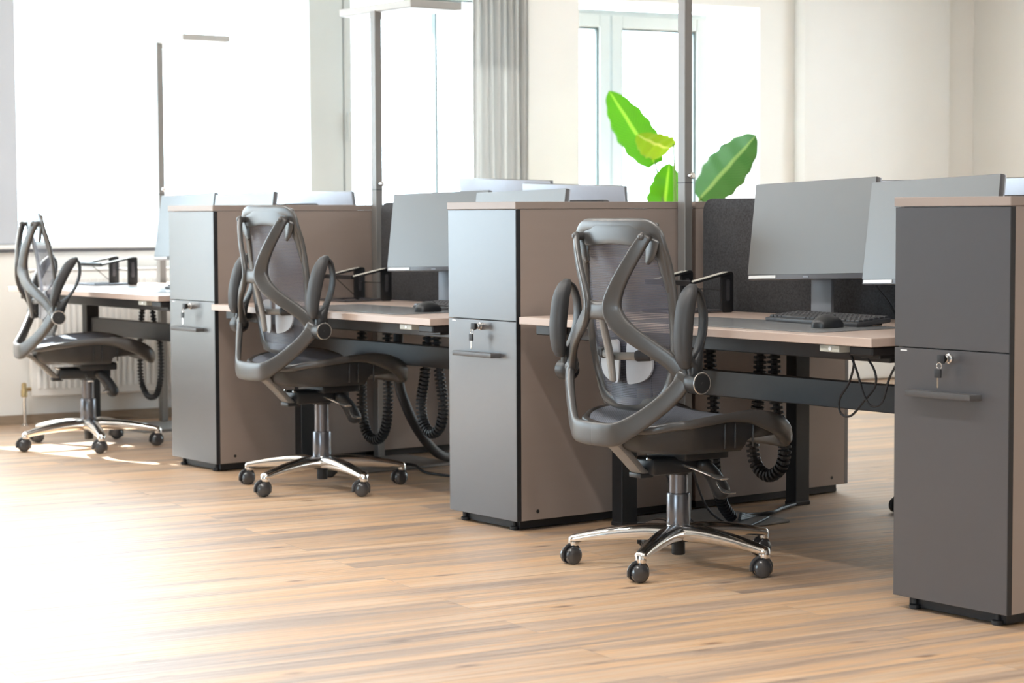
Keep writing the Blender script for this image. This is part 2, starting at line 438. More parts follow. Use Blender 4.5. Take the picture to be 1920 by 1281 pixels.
S0, S1_ = -8.8, 6.143
bm = BM()
wbox(bm, S0, -5.2, 0, ZS); wbox(bm, -2.5, -2.4, 0, ZS); wbox(bm, -1.5, S1_ + .4, 0, ZS)     # below the windows
wbox(bm, -5.2, -2.5, 0, .40); wbox(bm, -2.4, -1.5, 0, .40)
wbox(bm, S0, S1_ + .4, ZH, ZC)                      # above the windows
edges = [S0] + [v for w in WIN for v in w] + [S1_ + .4]
for k in range(0, len(edges), 2):
    if k // 2 == 4: continue                       # between window 1 and 2 stands a frame post instead of wall
    wbox(bm, edges[k], edges[k + 1], ZS, ZH)
# splayed reveal of the recessed window
prism(bm, [tuple(W(4.40, 0, 0)[:2]), tuple(W(4.66, 0, 0)[:2]), tuple(W(4.66, 0, .39)[:2]), tuple(W(4.29, 0, .39)[:2])], ZS, ZH, 'z') if False else None
struct('wall_left', bm, M_wall)

bm = BM(); wbox(bm, S0, S1_, 0, .05, -.014, 0); struct('baseboard_left', bm, M_skirt)
bm = BM(); wbox(bm, -.44, 2.7, .897, .914, -.03, .02, 0, .003); struct('trim_1', bm, M_sillshade)  # dark strip standing in for the shadow line at the sill
bm = BM(); wbox(bm, -.44, 2.7, .914, .936, -.025, .12, 0, .004); struct('trim_2', bm, M_white)
bm = BM(); wbox(bm, -.60, -.303, ZS + .03, ZH, -.012, .01, 0, .004); struct('trim_8', bm, mat('shaded_jamb_tone', (.50, .54, .60), .6, noise=(5, .01)))  # panel laid over the wall, its shaded tone put into the colour
# rounded white pilaster right of the recessed window
bm = BM(); wbox(bm, 4.66, 5.86, 0, ZC, -.12, .02, 0, .05); struct('trim_3', bm, M_white, 40)
def bbox_(bm, r0, r1, d0, d1, z0, z1):
    Mx = Matrix.Identity(4); Mx.col[0] = (WN.x, WN.y, 0, 0); Mx.col[1] = (WU.x, WU.y, 0, 0); Mx.col[3] = (BC.x, BC.y, 0, 1)
    box(bm, r0, r1, d0, d1, z0, z1, 0, 0, 1, Mx)
bm = BM(); bbox_(bm, 0, 13, 0, .3, 0, .7); bbox_(bm, 0, 13, 0, .3, 2.4, ZC)
be = [0] + [v for w in BWIN for v in w] + [13]
for k in range(0, len(be), 2): bbox_(bm, be[k], be[k + 1], 0, .3, .7, 2.4)
struct('wall_back', bm, M_wall)
for i, (a, b) in enumerate(BWIN):  # unseen window, added for the light it lets in
    bm = BM()
    for x0, x1 in ((a, a + .06), ((a + b) / 2 - .04, (a + b) / 2 + .04), (b - .06, b)): bbox_(bm, x0, x1, .12, .18, .7, 2.4)
    for z0, z1 in ((.7, .76), (2.34, 2.4)): bbox_(bm, a, b, .121, .179, z0, z1)
    f = struct('window_%d' % (11 + i), bm, M_frame)
    bm = BM(); bbox_(bm, a, b, .148, .152, .7, 2.4); link('pane', bm, M_glass, f)
bm = BM(); box(bm, 9.0, 9.3, -8.4, 9.5, 0, ZC); struct('wall_right', bm, M_wall)
bm = BM()
box(bm, -6.4, 9.5, FY - .3, FY, 0, .35); box(bm, -6.4, 9.5, FY - .3, FY, 2.55, ZC)
fe = [-6.4] + [v for w in FWIN for v in w] + [9.5]
for k in range(0, len(fe), 2): box(bm, fe[k], fe[k + 1], FY - .3, FY, .35, 2.55)
struct('wall_front', bm, M_frontwall)
for i, (a, b) in enumerate(FWIN):
    bm = BM()
    for x0, x1 in ((a, a + .06), ((a + b) / 2 - .04, (a + b) / 2 + .04), (b - .06, b)): box(bm, x0, x1, FY - .18, FY - .12, .35, 2.55)
    for z0, z1 in ((.35, .41), (2.49, 2.55)): box(bm, a, b, FY - .179, FY - .121, z0, z1)
    f = struct('window_%d' % (7 + i), bm, M_frame)
    bm = BM(); box(bm, a, b, FY - .152, FY - .148, .35, 2.55); link('pane', bm, M_glass, f)

def window(n, s0, s1, o, frame=.06, mull=(), zt=ZH, gasket=True, zb=None):
    zb = ZS + .02 if zb is None else zb
    bm = BM()
    wbox(bm, s0, s0 + frame, zb, zt, o - .035, o + .035, 0, .004); wbox(bm, s1 - frame, s1, zb, zt, o - .035, o + .035, 0, .004)
    wbox(bm, s0 + frame, s1 - frame, zt - frame, zt, o - .034, o + .034, 0, .004); wbox(bm, s0 + frame, s1 - frame, zb, zb + frame, o - .034, o + .034, 0, .004)
    w = struct('window_%d' % n, bm, M_frame)
    for ms, mw in mull:
        b2 = BM(); wbox(b2, ms - mw / 2, ms + mw / 2, zb + frame, zt - frame, o - .03, o + .03, 0, .003); link('mullion', b2, M_frame if mw > .03 else M_gasket, w)
    b3 = BM(); wbox(b3, s0 + frame, s1 - frame, zb + frame, zt - frame, o - .003, o + .003); link('pane', b3, M_glass, w)
    if gasket:
        b4 = BM(); g = .012
        wbox(b4, s0 + frame, s0 + frame + g, zb + frame, zt - frame, o - .012, o + .012); wbox(b4, s1 - frame - g, s1 - frame, zb + frame, zt - frame, o - .012, o + .012)
        wbox(b4, s0 + frame, s1 - frame, zt - frame - g, zt - frame, o - .011, o + .011)
        link('gasket', b4, M_gasket, w)
    return w
window(5, -5.2, -2.5, .2, zb=.40)
window(4, -2.4, -1.5, .2, frame=.02, gasket=False, zb=.40)
window(6, -1.34, -.62, .03, frame=.015, gasket=False)
window(1, -.30, 1.40, .15, frame=.02, gasket=False, zt=2.30)
w2 = window(2, 1.60, 2.62, .15, frame=.03, mull=((2.20, .014),), zt=2.36)
# post between the two windows with its groove and handle
bm = BM(); wbox(bm, 1.36, 1.565, ZS, ZH, .03, .3, 0, .006); tp = struct('trim_4', bm, M_frame, 30)
bm = BM(); wbox(bm, 1.572, 1.62, ZS, ZH, .03, .3, 0, .006); struct('trim_5', bm, M_frame, 30)
bm = BM(); wbox(bm, 1.585, 1.605, 1.50, 1.66, .0, .028, 0, .006); link('window_handle', bm, M_frame, tp, 40)
bm = BM(); wbox(bm, -.30, 1.37, 2.30, ZH, .1, .3); struct('trim_6', bm, M_frame)
# blind added in an unseen left-hand window to keep its sun off the floor
bm = BM(); wbox(bm, -2.39, -1.51, .42, ZH - .01, .10, .104)
tag(link('added_sun_blind', bm, M_blind), 'added unseen white blind holding back the sun at the far left window', 'blind')

# recessed casement window (far one behind the plant)
o3 = .37
bm = BM()
z3 = 2.345
def fr(bm, s0, s1, z0, z1, w, d, o):
    wbox(bm, s0, s0 + w, z0, z1, o - d, o + d, 0, .006); wbox(bm, s1 - w, s1, z0, z1, o - d, o + d, 0, .006)
    wbox(bm, s0 + w, s1 - w, z1 - w, z1, o - d * .98, o + d * .98, 0, .006); wbox(bm, s0 + w, s1 - w, z0, z0 + w, o - d * .98, o + d * .98, 0, .006)
fr(bm, 2.78, 4.285, ZS + .01, z3, .045, .03, o3 + .03)
wf = struct('window_3', bm, M_frame)
for a, b in ((2.83, 3.515), (3.525, 4.235)):
    b2 = BM(); fr(b2, a, b, ZS + .05, z3 - .035, .078, .03, o3 - .005); s_ = link('sash', b2, M_frame, wf)
    b2 = BM(); fr(b2, a + .078, b - .078, ZS + .13, z3 - .113, .014, .02, o3); link('gasket', b2, M_gasket, s_)
    b3 = BM(); wbox(b3, a + .08, b - .08, ZS + .12, z3 - .11, o3 + .002, o3 + .008); link('pane', b3, M_glass, s_)
bm = BM(); wbox(bm, 3.06, 4.66, ZS, ZS + .02, -.03, o3, 0, .004); struct('trim_7', bm, M_white)

# grey curtain gathered beside the second window
bm = BM(); pr_, nS = [], 90
for k in range(nS + 1):
    s = 2.345 + .36 * k / nS; o = -.06 + .022 * math.sin(k / nS * 2 * math.pi * 8.5) + .008 * math.sin(k * .9)
    pr_.append((s, o))
rows = []
for z in (.06, .6, 1.2, 1.8, 2.4, 2.86):
    rows.append([bm.verts.new(W(s + .004 * math.sin(z * 3 + s * 40), z, o)) for s, o in pr_])
for A, B in zip(rows, rows[1:]):
    for k in range(nS): bm.faces.new([A[k], A[k + 1], B[k + 1], B[k]])
cu = link('curtain', bm, M_curtain, None, 80)
sm = cu.modifiers.new('thick', 'SOLIDIFY'); sm.thickness = .003
tag(cu, 'light grey gathered curtain hanging beside the window, left of the cream wall strip', 'curtain')
bm = BM(); wbox(bm, -.4, 2.75, 2.87, 2.90, -.07, -.04)
tag(link('curtain_rail', bm, M_alu), 'slim metal curtain rail under the ceiling above the grey curtain', 'curtain rail')

# panel radiator under the first window, with valve pipe
rd = empty('radiator', W(.35, 0, 0)); 
tag(rd, 'white ribbed panel radiator under the window at far left', 'radiator')
Wr = Matrix.Identity(4); Wr.col[0] = (-WN.x, -WN.y, 0, 0); Wr.col[1] = (WU.x, WU.y, 0, 0); Wr.col[3] = (WO.x - W(.35, 0, 0).x, WO.y - W(.35, 0, 0).y, 0, 1)
bm = BM(); box(bm, -.12, -.07, -.28, 1.1, .15, .80, .012, 0, 2, Wr)
for k in range(41):
    s = -.25 + k * .0325
    box(bm, -.130, -.118, s, s + .018, .19, .76, .004, 0, 1, Wr)
link('panel', bm, M_white, rd, 30)
bm = BM(); box(bm, -.125, -.03, -.285, 1.105, .80, .812, .003, 0, 1, Wr); link('top_grille', bm, M_white, rd)
for q_ in (-.1, .9):
    bm = BM(); box(bm, -.07, .0, q_, q_ + .04, .2, .7, 0, 0, 1, Wr); link('bracket', bm, M_white, rd)
vb = W(-.315, 0, -.10) - rd.location
bm = BM(); lathe(bm, [(.022, .0), (.022, .008), (.009, .012), (.009, .15)], (vb.x, vb.y, 0)); link('pipe', bm, M_chrome, rd, 40)
bm = BM(); lathe(bm, [(.012, .15), (.017, .155), (.017, .185), (.013, .19), (.013, .22), (.006, .225)], (vb.x, vb.y, 0))
v2 = W(-.26, .19, -.10) - rd.location
tube(bm, [(vb.x, vb.y, .19), (v2.x, v2.y, .19)], .010, 3, 10)
link('valve', bm, M_brass, rd, 40)

# small fitting high in the far right corner
cf = W(6.10, 0, -.06)
bm = BM(); lathe(bm, [(.004, 2.60), (.03, 2.605), (.045, 2.63), (.048, 2.70), (.03, 2.73), (.03, ZC)], (cf.x, cf.y, 0))
tag(link('pipe_fitting', bm, mat('cream_plastic', (.62, .52, .34), .5, noise=(30, .03)), None, 40), 'small rounded beige pipe fitting high in the far right wall corner', 'fitting')

# ------------------------------------------------------------------ tall drawer cabinets
HC, ZD = 1.13, .722
def make_cabinet():
    r = empty('tall_cabinet')
    w = .398
    bm = BM(); box(bm, -w + .004, -.004, .02, .796, .036, HC - .026); link('carcass', bm, M_black, r)
    for x0, x1 in ((-w, -w + .016), (-.016, 0)):
        bm = BM(); box(bm, x0, x1, .0195, .798, .035, HC - .0255, .0008, 0, 1); sp = link('side_panel', bm, M_beige, r)
        b2 = BM(); xx = 0 if x0 > -.1 else -w; lathe(b2, [(.0065, -.0008), (.0065, .0008)], (xx, .09, .064), 'x', 14); link('screw_cap', b2, M_black, sp)
    bm = BM(); box(bm, -w + .016, -.016, .782, .799, .036, HC - .026); link('back_panel', bm, M_beige, r)
    bm = BM(); box(bm, -w - .002, .002, -.003, .80, HC - .025, HC, .0015, 0, 1); link('top_panel', bm, M_beige, r)
    bm = BM(); box(bm, -w + .001, -.001, .0, .0188, ZD + .0015, HC - .027, .001, 0, 1); link('upper_front', bm, [M_front], r)
    bm = BM(); box(bm, -w + .001, -.001, .0, .0188, .035, ZD - .0015, .001, 0, 1); df = link('drawer_front', bm, [M_front], r)
    bm = BM(); box(bm, -.0012, .0007, .0008, .0185, .036, HC - .027); link('edge_strip', bm, M_black, r)
    bm = BM(); box(bm, -w + .03, -.03, .035, .77, .004, .037); link('plinth', bm, M_black, r)
    for x in (-w + .055, -.055):
        for y in (.05, .74):
            bm = BM(); lathe(bm, [(.012, 0), (.016, .002), (.016, .012), (.007, .014), (.007, .036)], (x, y - .02, 0)); link('foot', bm, M_rubber, r, 40)
    # handle: slim trapezoid bar
    hx0, hx1, hz = -w + .058, -w + .308, .602
    bm = BM(); prism(bm, [(hx0 + .012, -.034), (hx1 - .012, -.034), (hx1, 0.001), (hx0, 0.001)], hz - .009, hz + .007, 'z', .0015)
    link('handle', bm, M_handle, df, 30)
    bm = BM(); lathe(bm, [(.013, 0.001), (.013, -.010), (.010, -.012), (.010, -.022), (.009, -.023)], (-w + .200, 0, .699), 'y', 20); link('lock', bm, M_chrome, df, 30)
    return r
cab = make_cabinet()
def make_key(loc):
    k = empty('key', loc)
    bm = BM(); box(bm, -.0012, .0012, -.036, -.0225, -.011, .011, .001, 0, 1, Matrix.Rotation(math.radians(8), 4, 'Y') )
    prism(bm, rrect(-.012, .012, -.012, .012, .004), -.040, -.0345, 'y', .001)
    link('key_head', bm, M_black, k, 30)
    bm = BM(); pts = [(.0085 * math.sin(a) - .003, -.041, -.018 + .0085 * math.cos(a)) for a in [i * math.tau / 10 for i in range(10)]]
    tube(bm, pts, .0012, 24, 6, closed=True); link('key_ring', bm, M_chrome, k, 60)
    bm = BM(); prism(bm, rrect(-.018, .004, -.050, -.026, .003), -.044, -.039, 'y', .001); link('spare_key_head', bm, M_black, k, 30)
    bm = BM(); prism(bm, [(-.0095, -.050), (-.0045, -.050), (-.0045, -.074), (-.007, -.078), (-.0095, -.074)], -.0425, -.0405, 'y'); link('spare_key_blade', bm, M_chrome, k)
    return k
spots = [(2.115, 0, 0, 'tall cabinet with dark grey fronts at the right edge, nearest of the cabinets'),
         (0, 0, 0, 'tall cabinet with light-reflecting grey fronts in the middle, behind the nearest chair'),
         (-2.102, 0, 0, 'tall cabinet with grey fronts at left, between the leftmost and middle chairs'),
         (1.717, 1.617, math.pi, 'tall taupe cabinet backing onto the cabinet at the right edge'),
         (-.398, 1.617, math.pi, 'tall taupe cabinet standing back to back behind the middle cabinet'),
         (-2.5, 1.617, math.pi, 'tall taupe cabinet standing back to back behind the left cabinet')]
for i, (x, y, rz, lab) in enumerate(spots):
    c = cab if i == 0 else copy_tree(cab)
    c.location = (x, y, 0); c.rotation_euler = (0, 0, rz)
    tag(c, lab, 'cabinet', 'tall drawer cabinets between the desks')
    if i == 0:
        bm = BM(); box(bm, -.375, -.352, -.0006, .0004, .712, .7155); link('brand_label', bm, M_sticker, [q for q in children(c) if q.name.startswith('drawer_front')][0])
key = make_key((2.115 - .198, 0, .699))
for i, (x, lab) in enumerate(((2.115, 'keys hanging in the lock of the dark cabinet at right edge'), (0, 'keys hanging in the lock of the middle cabinet'), (-2.102, 'keys hanging in the lock of the left cabinet'))):
    k = key if i == 0 else copy_tree(key)
    k.location = (x - .198, 0, .699)
    tag(k, lab, 'keys', 'keys left in the cabinet locks')

# ------------------------------------------------------------------ desks
def make_desk(h):
    r = empty('desk')
    bm = BM(); box(bm, 0, 1.605, 0, .8, h - .025, h, .0015, 0, 1); link('tabletop', bm, M_desk, r)
    for x in (.025, 1.515):
        bm = BM(); box(bm, x, x + .055, .385, .455, .012, .66, .002, 0, 1); box(bm, x + .006, x + .049, .392, .448, .6, h - .06, .002, 0, 1)
        lg = link('leg', bm, M_blackmetal, r)
        b2 = BM(); box(bm=b2, x0=x - .002, x1=x + .057, y0=.382, y1=.458, z0=0, z1=.015, bev=.002, seg=1); link('foot_pad', b2, M_rubber, lg)
        b2 = BM(); box(b2, x - .01, x + .065, .06, .74, h - .062, h - .026, .003, 0, 1); link('support_arm', b2, M_blackmetal, r)
    bm = BM(); box(bm, .08, 1.515, .405, .437, .487, .572, .003, 0, 1); link('crossbeam', bm, M_darkmetal, r)
    bm = BM(); box(bm, .06, 1.545, .14, .175, h - .078, h - .026, .003, 0, 1); link('frame_rail', bm, M_darkmetal, r)
    bm = BM(); box(bm, .06, 1.545, .62, .655, h - .07, h - .026, .003, 0, 1); link('frame_rail', bm, M_blackmetal, r)
    bm = BM(); prism(bm, [(1.40, .008), (1.475, .008), (1.485, .06), (1.41, .06)], h - .046, h - .027, 'z', .002); cb = link('height_switch', bm, M_ctrl, r)
    bm = BM(); lathe(bm, [(.006, -.001), (.006, .001)], (1.440, .0075, h - .036), 'y', 12); link('button', bm, M_sticker, cb)
    bm = BM(); box(bm, 1.50, 1.59, .02, .2, h - .052, h - .026, .004, 0, 1); link('control_box', bm, M_black, r)
    return r
DZ = [.742, .715, .736]
DX = [.055, -2.075, -4.155]
dl = ['desk at right, in front of the nearest chair, with two grey monitors', 'desk in the middle of the row, left of the middle cabinet', 'desk at far left by the window, washed in daylight']
dlb = ['back row desk facing the right-hand desk', 'back row desk facing the middle desk', 'back row desk facing the left-hand desk']
for i in range(3):
    d = make_desk(DZ[i]); d.location = (DX[i], -.03, 0)
    tag(d, dl[i], 'desk', 'desks in the front row')
    e = copy_tree(d); e.location = (DX[i] + 1.605, 1.645, 0); e.rotation_euler = (0, 0, math.pi)
    tag(e, dlb[i], 'desk', 'desks in the back row')
    for q in children(e):
        if q.name.startswith('crossbeam'): bpy.data.objects.remove(q)

# felt screens between the rows
def rrect_top(x0, x1, z0, z1, r, n=8):
    pts = [(x0, z0), (x1, z0)]
    for cx, a0 in ((x1 - r, 0), (x0 + r, 90)):
        for k in range(n + 1):
            a = math.radians(a0 + 90 * k / n); pts.append((cx + r * math.cos(a), z1 - r + r * math.sin(a)))
    return pts
for x0, x1, lab in ((.075, 1.64, 'dark grey felt desk screen with rounded corner behind the right-hand monitors'), (-2.02, -.46, 'dark grey felt desk screen behind the middle desk monitors'), (-3.93, -2.56, 'dark grey felt desk screen behind the left desk')):
    bm = BM(); prism(bm, rrect_top(x0, x1, .60, 1.140, .045), .786, .818, 'y', .004)
    s_ = link('desk_screen', bm, M_felt, None, 30); tag(s_, lab, 'desk screen', 'felt screens between the desk rows')
    for x in (x0 + .2, x1 - .24):
        b2 = BM(); box(b2, x, x + .04, .766, .838, .60, .66, .003, 0, 1); link('clamp', b2, M_blackmetal, s_)

# ------------------------------------------------------------------ free-standing lamps
def make_lamp():
    r = empty('floor_lamp')
    bm = BM(); box(bm, -.02, .02, -.0175, .0175, .012, 1.98, .002, 0, 1); link('post', bm, M_alu, r)
    bm = BM(); box(bm, .0, .40, -.32, .14, 0, .012, .004, 0, 1); link('base_plate', bm, M_plate, r)
    bm = BM(); box(bm, -.28, .29, -.012, .262, 1.975, 2.008, .003, 0, 1); hd = link('lamp_head', bm, M_lampbody, r)
    b2 = BM(); box(b2, -.265, .275, .003, .247, 1.9735, 1.976); link('diffuser', b2, M_diff, hd)
    bm = BM(); lathe(bm, [(.006, .019), (.006, .028), (.011, .030), (.012, .042), (.008, .046)], (0, 0, 1.222), 'x', 16); link('knob', bm, M_chrome, r, 40)
    bm = BM(); box(bm, -.021, .021, -.0185, .0185, 1.195, 1.198); link('joint_ring', bm, M_blackmetal, r)
    return r
lamp = make_lamp()
for i, (x, y, lab) in enumerate(((.028, .742, 'tall square lamp post rising behind the nearest chair, its head above the picture'), (-2.075, .805, 'free-standing lamp with flat rectangular head beside the middle desk'), (-4.13, .81, 'free-standing lamp with flat head at far left before the bright window'))):
    c = lamp if i == 0 else copy_tree(lamp)
    c.location = (x, y, 0); tag(c, lab, 'floor lamp', 'free-standing office lamps')

# ------------------------------------------------------------------ monitors
def make_monitor(name='monitor'):
    """width .54, screen faces -y, origin on the table under the neck"""
    r = empty(name)
    tilt = Matrix.Translation((0, -.09, .29)) @ Matrix.Rotation(math.radians(-9), 4, 'X')
    bm = BM(); box(bm, -.27, .27, -.006, .012, -.155, .165, .003, 0, 2, tilt); p = link('housing', bm, M_bezel, r, 30)
    bm = BM(); box(bm, -.2685, .2685, -.0075, -.0055, -.138, .1635, 0, 0, 1, tilt); link('screen', bm, M_screen, p)
    bm = BM(); box(bm, -.2695, .2695, .0115, .0175, -.154, .1645, .002, 0, 2, tilt); link('rear_shell', bm, M_monback, p, 40)
    bm = BM(); box(bm, -.16, .16, .016, .036, -.12, .10, .008, 0, 3, tilt); link('rear_casing', bm, M_monback, p, 40)
    bm = BM(); box(bm, -.13, .13, .0355, .0368, .082, .088, 0, 0, 1, tilt); link('vent_slot', bm, M_black, p)
    bm = BM(); box(bm, -.262, -.262 + .125, -.0082, -.0058, -.151, -.141, 0, 0, 1, tilt); stk = link('sticker', bm, M_sticker, p)
    bm = BM(); box(bm, -.012, .012, -.0072, -.0058, -.1495, -.1445, 0, 0, 1, tilt); link('brand_mark', bm, M_silver, p)
    bm = BM(); prism(bm, rrect(-.045, .045, .01, .36, .01), -.045, -.030, 'y', .002); link('stand_neck', bm, M_silver, r, 30)
    bm = BM(); box(bm, -.03, .03, -.075, -.03, .24, .32, .004, 0, 1); link('tilt_joint', bm, M_blackmetal, r)
    bm = BM(); prism(bm, rrect(-.12, .12, -.115, .06, .012), 0, .012, 'z', .002); link('stand_base', bm, M_silver, r, 30)
    return r
mon = make_monitor()
def put_monitor(i, x, y, z, rz, roll, lab, grp, dz=0):
    c = mon if i == 0 else copy_tree(mon)
    c.location = (x, y, z); c.rotation_euler = (0, 0, math.radians(rz))
    for q in children(c):
        if q.name.startswith('housing'):
            q.rotation_euler = (0, math.radians(-roll), 0); q.location = (.29 * math.radians(roll), 0, dz)
    tag(c, lab, 'monitor', grp)
    return c
G1, G2 = 'monitors on the front row desks', 'monitors on the back row desks'
MON = [(.872, .62, DZ[0], 0, 1.9, 'left monitor on the right-hand desk, matt grey screen', G1, -.004),
       (1.422, .572, DZ[0], -4, 1.9, 'right monitor on the right-hand desk, partly behind the dark cabinet', G1, -.005),
       (-1.24, .624, DZ[1], 10, 1.2, 'left monitor on the middle desk, pale blue-grey screen', G1, .008),
       (-.69, .617, DZ[1], 2, 1.2, 'right monitor on the middle desk, peeking over the middle cabinet', G1, .008),
       (-3.335, .615, DZ[2], 0, 1.2, 'left monitor on the far left desk beside the grey cabinet', G1, 0),
       (-2.782, .612, DZ[2], 0, 1.2, 'right monitor on the far left desk, peeking over the left cabinet', G1, 0),
       (.52, 1.09, DZ[0], 186, 0, 'back row monitor seen from behind over the left monitor of right desk', G2, .005),
       (1.40, 1.02, DZ[0], 176, 0, 'back row monitor seen from behind at the right picture edge', G2, .005),
       (-1.06, 1.05, DZ[1], 192, 2, 'back row monitor with grey back showing above the middle cabinet, beside the plant', G2, .04),
       (-1.60, 1.10, DZ[1], 190, 2, 'back row monitor with pale back left of the other above the middle desk', G2, .070),
       (-3.10, 1.08, DZ[2], 186, 0, 'back row monitor seen from behind above the left cabinet, beside the lamp post', G2, .01)]
for i, a in enumerate(MON): put_monitor(i, *a)

# ------------------------------------------------------------------ keyboards, mice, mats
def make_keyboard():
    r = empty('keyboard')
    tl = Matrix.Rotation(math.radians(5), 4, 'X')
    bm = BM(); box(bm, -.222, .222, -.068, .068, .004, .019, .004, 0, 2, tl); link('case', bm, M_key, r, 30)
    bm = BM()
    for row in range(6):
        y = -.055 + row * .0205; x = -.214
        for k in range(21):
            w = .0175
            if row == 0 and 3 <= k <= 8: 
                x += .0202; continue
            box(bm, x, x + w, y, y + .0165, .018, .0255, .0018, 0, 1, tl); x += .0202
            if k in (14, 17): x += .004
    box(bm, -.214 + 3 * .0202, -.214 + 9 * .0202 - .003, -.055, -.0385, .018, .0255, .0018, 0, 1, tl)
    kc = link('keycaps', bm, M_key, r)
    bm = BM()
    for x in (-.19, .17): box(bm, x, x + .02, .045, .06, .0, .012, .002, 0, 1)
    link('rear_feet', bm, M_rubber, r)
    return r
kb = make_keyboard()
KB = [(1.07, .40, DZ[0] + .003, -6, 'black keyboard in front of the monitors on the right-hand desk'), (-.90, .42, DZ[1] + .003, 4, 'black keyboard on the middle desk beside the grey cabinet'), (-3.0, .42, DZ[2] + .003, 0, 'black keyboard on the far left desk, hidden mostly by the cabinet')]
for i, (x, y, z, a, lab) in enumerate(KB):
    c = kb if i == 0 else copy_tree(kb); c.location = (x, y, z); c.rotation_euler = (0, 0, math.radians(a)); tag(c, lab, 'keyboard', 'keyboards on the desks')
def make_mouse():
    r = empty('computer_mouse')
    bm = BM()
    prof = [(-.058, .010, .016), (-.052, .024, .025), (-.035, .030, .034), (-.01, .0315, .039), (.018, .030, .036), (.042, .027, .027), (.056, .018, .016), (.060, .008, .009)]
    P = catmull([(y, w, h) for y, w, h in prof], 24); rings = []
    for y, w, h in P:
        ring = [bm.verts.new((w * math.cos(math.pi * k / 14) if 0 < k < 14 else math.copysign(w * .96, 7 - k), y, .001 + h * math.sin(math.pi * k / 14) ** .75)) for k in range(15)]
        rings.append(ring)
    for A, B in zip(rings, rings[1:]):
        for k in range(14): bm.faces.new([A[k], A[k + 1], B[k + 1], B[k]])
        bm.faces.new([A[14], A[0], B[0], B[14]])
    bm.faces.new(rings[0][::-1]); bm.faces.new(rings[-1])
    link('shell', bm, M_darkplastic, r, 60)
    bm = BM(); lathe(bm, [(.006, -.003), (.0075, 0), (.006, .003)], (0, .030, .031), 'x', 14); link('scroll_wheel', bm, M_rubber, r, 50)
    return r
ms = make_mouse()
MS = [(1.235, .235, DZ[0] + .003, 8, 'black computer mouse on the desk mat beside the right-hand keyboard'), (-.87, .24, DZ[1] + .003, 12, 'black computer mouse on the middle desk'), (-2.72, .2, DZ[2] + .003, 5, 'dark computer mouse on the far left desk next to the cabinet')]
for i, (x, y, z, a, lab) in enumerate(MS):
    c = ms if i == 0 else copy_tree(ms); c.location = (x, y, z); c.rotation_euler = (0, 0, math.radians(a)); tag(c, lab, 'computer mouse', 'mice on the desks')
for i, (x0, x1, y0, y1, z, lab) in enumerate(((.52, 1.38, .04, .41, DZ[0], 'dark grey desk mat on the right-hand desk under the mouse'), (-1.62, -.78, .04, .41, DZ[1], 'pale-looking grey desk mat on the middle desk'), (-3.7, -2.84, .04, .41, DZ[2], 'grey desk mat on the far left desk'))):
    bm = BM(); prism(bm, rrect(x0, x1, y0, y1, .03), z, z + .003, 'z', .0008)
    tag(link('desk_mat', bm, M_mousep), lab, 'desk mat', 'desk mats')

# ------------------------------------------------------------------ laptop stands
def make_stand():
    r = empty('laptop_stand')
    for x in (-.105, .105):
        bm = BM()
        prism(bm, rrect(-.022, .032, .0, .142, .012), x - .005, x + .005, 'x', .001)
        u = link('upright', bm, M_blackmetal, r, 30)
        b2 = BM(); prism(b2, rrect(-.004, .014, .04, .115, .007), x - .0056, x + .0056, 'x'); link('slot', b2, M_steel, u)
        bm = BM(); Mx = Matrix.Translation((x, 0, .137)) @ Matrix.Rotation(math.radians(11), 4, 'X')
        box(bm, -.013, .013, -.175, .01, -.004, .004, .001, 0, 1, Mx); ar = link('support_arm', bm, M_blackmetal, r)
        b2 = BM(); box(b2, -.012, .012, -.168, -.002, .004, .006, .0005, 0, 1, Mx); link('grip_strip', b2, M_grip, ar)
    bm = BM(); Mx = Matrix.Translation((0, 0, .137)) @ Matrix.Rotation(math.radians(11), 4, 'X')
    box(bm, -.118, .118, -.182, -.172, -.005, .012, .001, 0, 1, Mx); link('front_lip', bm, M_blackmetal, r)
    bm = BM()
    for x in (-.105, .105): tube(bm, [(x, .028, .006), (x, -.10, .006), (x, -.20, .006)], .005, 4, 8)
    tube(bm, [(-.105, -.20, .006), (.105, -.20, .006)], .005, 3, 8); tube(bm, [(-.105, .0, .006), (.105, .0, .006)], .005, 3, 8)
    link('base_frame', bm, M_steel, r, 60)
    bm = BM(); tube(bm, [(-.105, .01, .078), (.105, .01, .078)], .002, 3, 6); tube(bm, [(-.105, -.02, .02), (-.105, -.12, .10)], .002, 3, 6); link('brace', bm, M_blackmetal, r)
    return r
st = make_stand()
for i, (x, y, z, lab) in enumerate(((.195, .69, DZ[0], 'black wire laptop stand on the right-hand desk behind the chair'), (-1.935, .68, DZ[1], 'black wire laptop stand on the middle desk beside the lamp post'), (-4.0, .52, DZ[2], 'black laptop stand on the sunlit far left desk'))):
    c = st if i == 0 else copy_tree(st); c.location = (x, y, z); tag(c, lab, 'laptop stand', 'laptop stands on the desks')

# ------------------------------------------------------------------ cables
def chain(pts, lab, r=.020, pitch=.0155, name='cable_chain'):
    """ribbed cable snake made of many links"""
    bm = BM(); tube(bm, pts, r * .55, 60, 10)
    S = catmull(pts, 600); acc = 0; last = Vector(S[0])
    for i in range(1, len(S) - 1):
        p = Vector(S[i]); acc += (p - last).length; last = p
        if acc >= pitch:
            acc = 0; t = (Vector(S[i + 1]) - Vector(S[i - 1])).normalized()
            q = t.to_track_quat('Z', 'Y').to_matrix().to_4x4(); q.translation = p
            n0 = set(bm.verts); lathe(bm, [(r * .6, -pitch * .33), (r, -pitch * .26), (r, pitch * .26), (r * .6, pitch * .33)], seg=10)
            bmesh.ops.transform(bm, matrix=q, verts=[v for v in bm.verts if v not in n0])
    return tag(link(name, bm, M_rubber, None, 35), lab, 'cable chain', 'ribbed cable chains hanging below the desks')
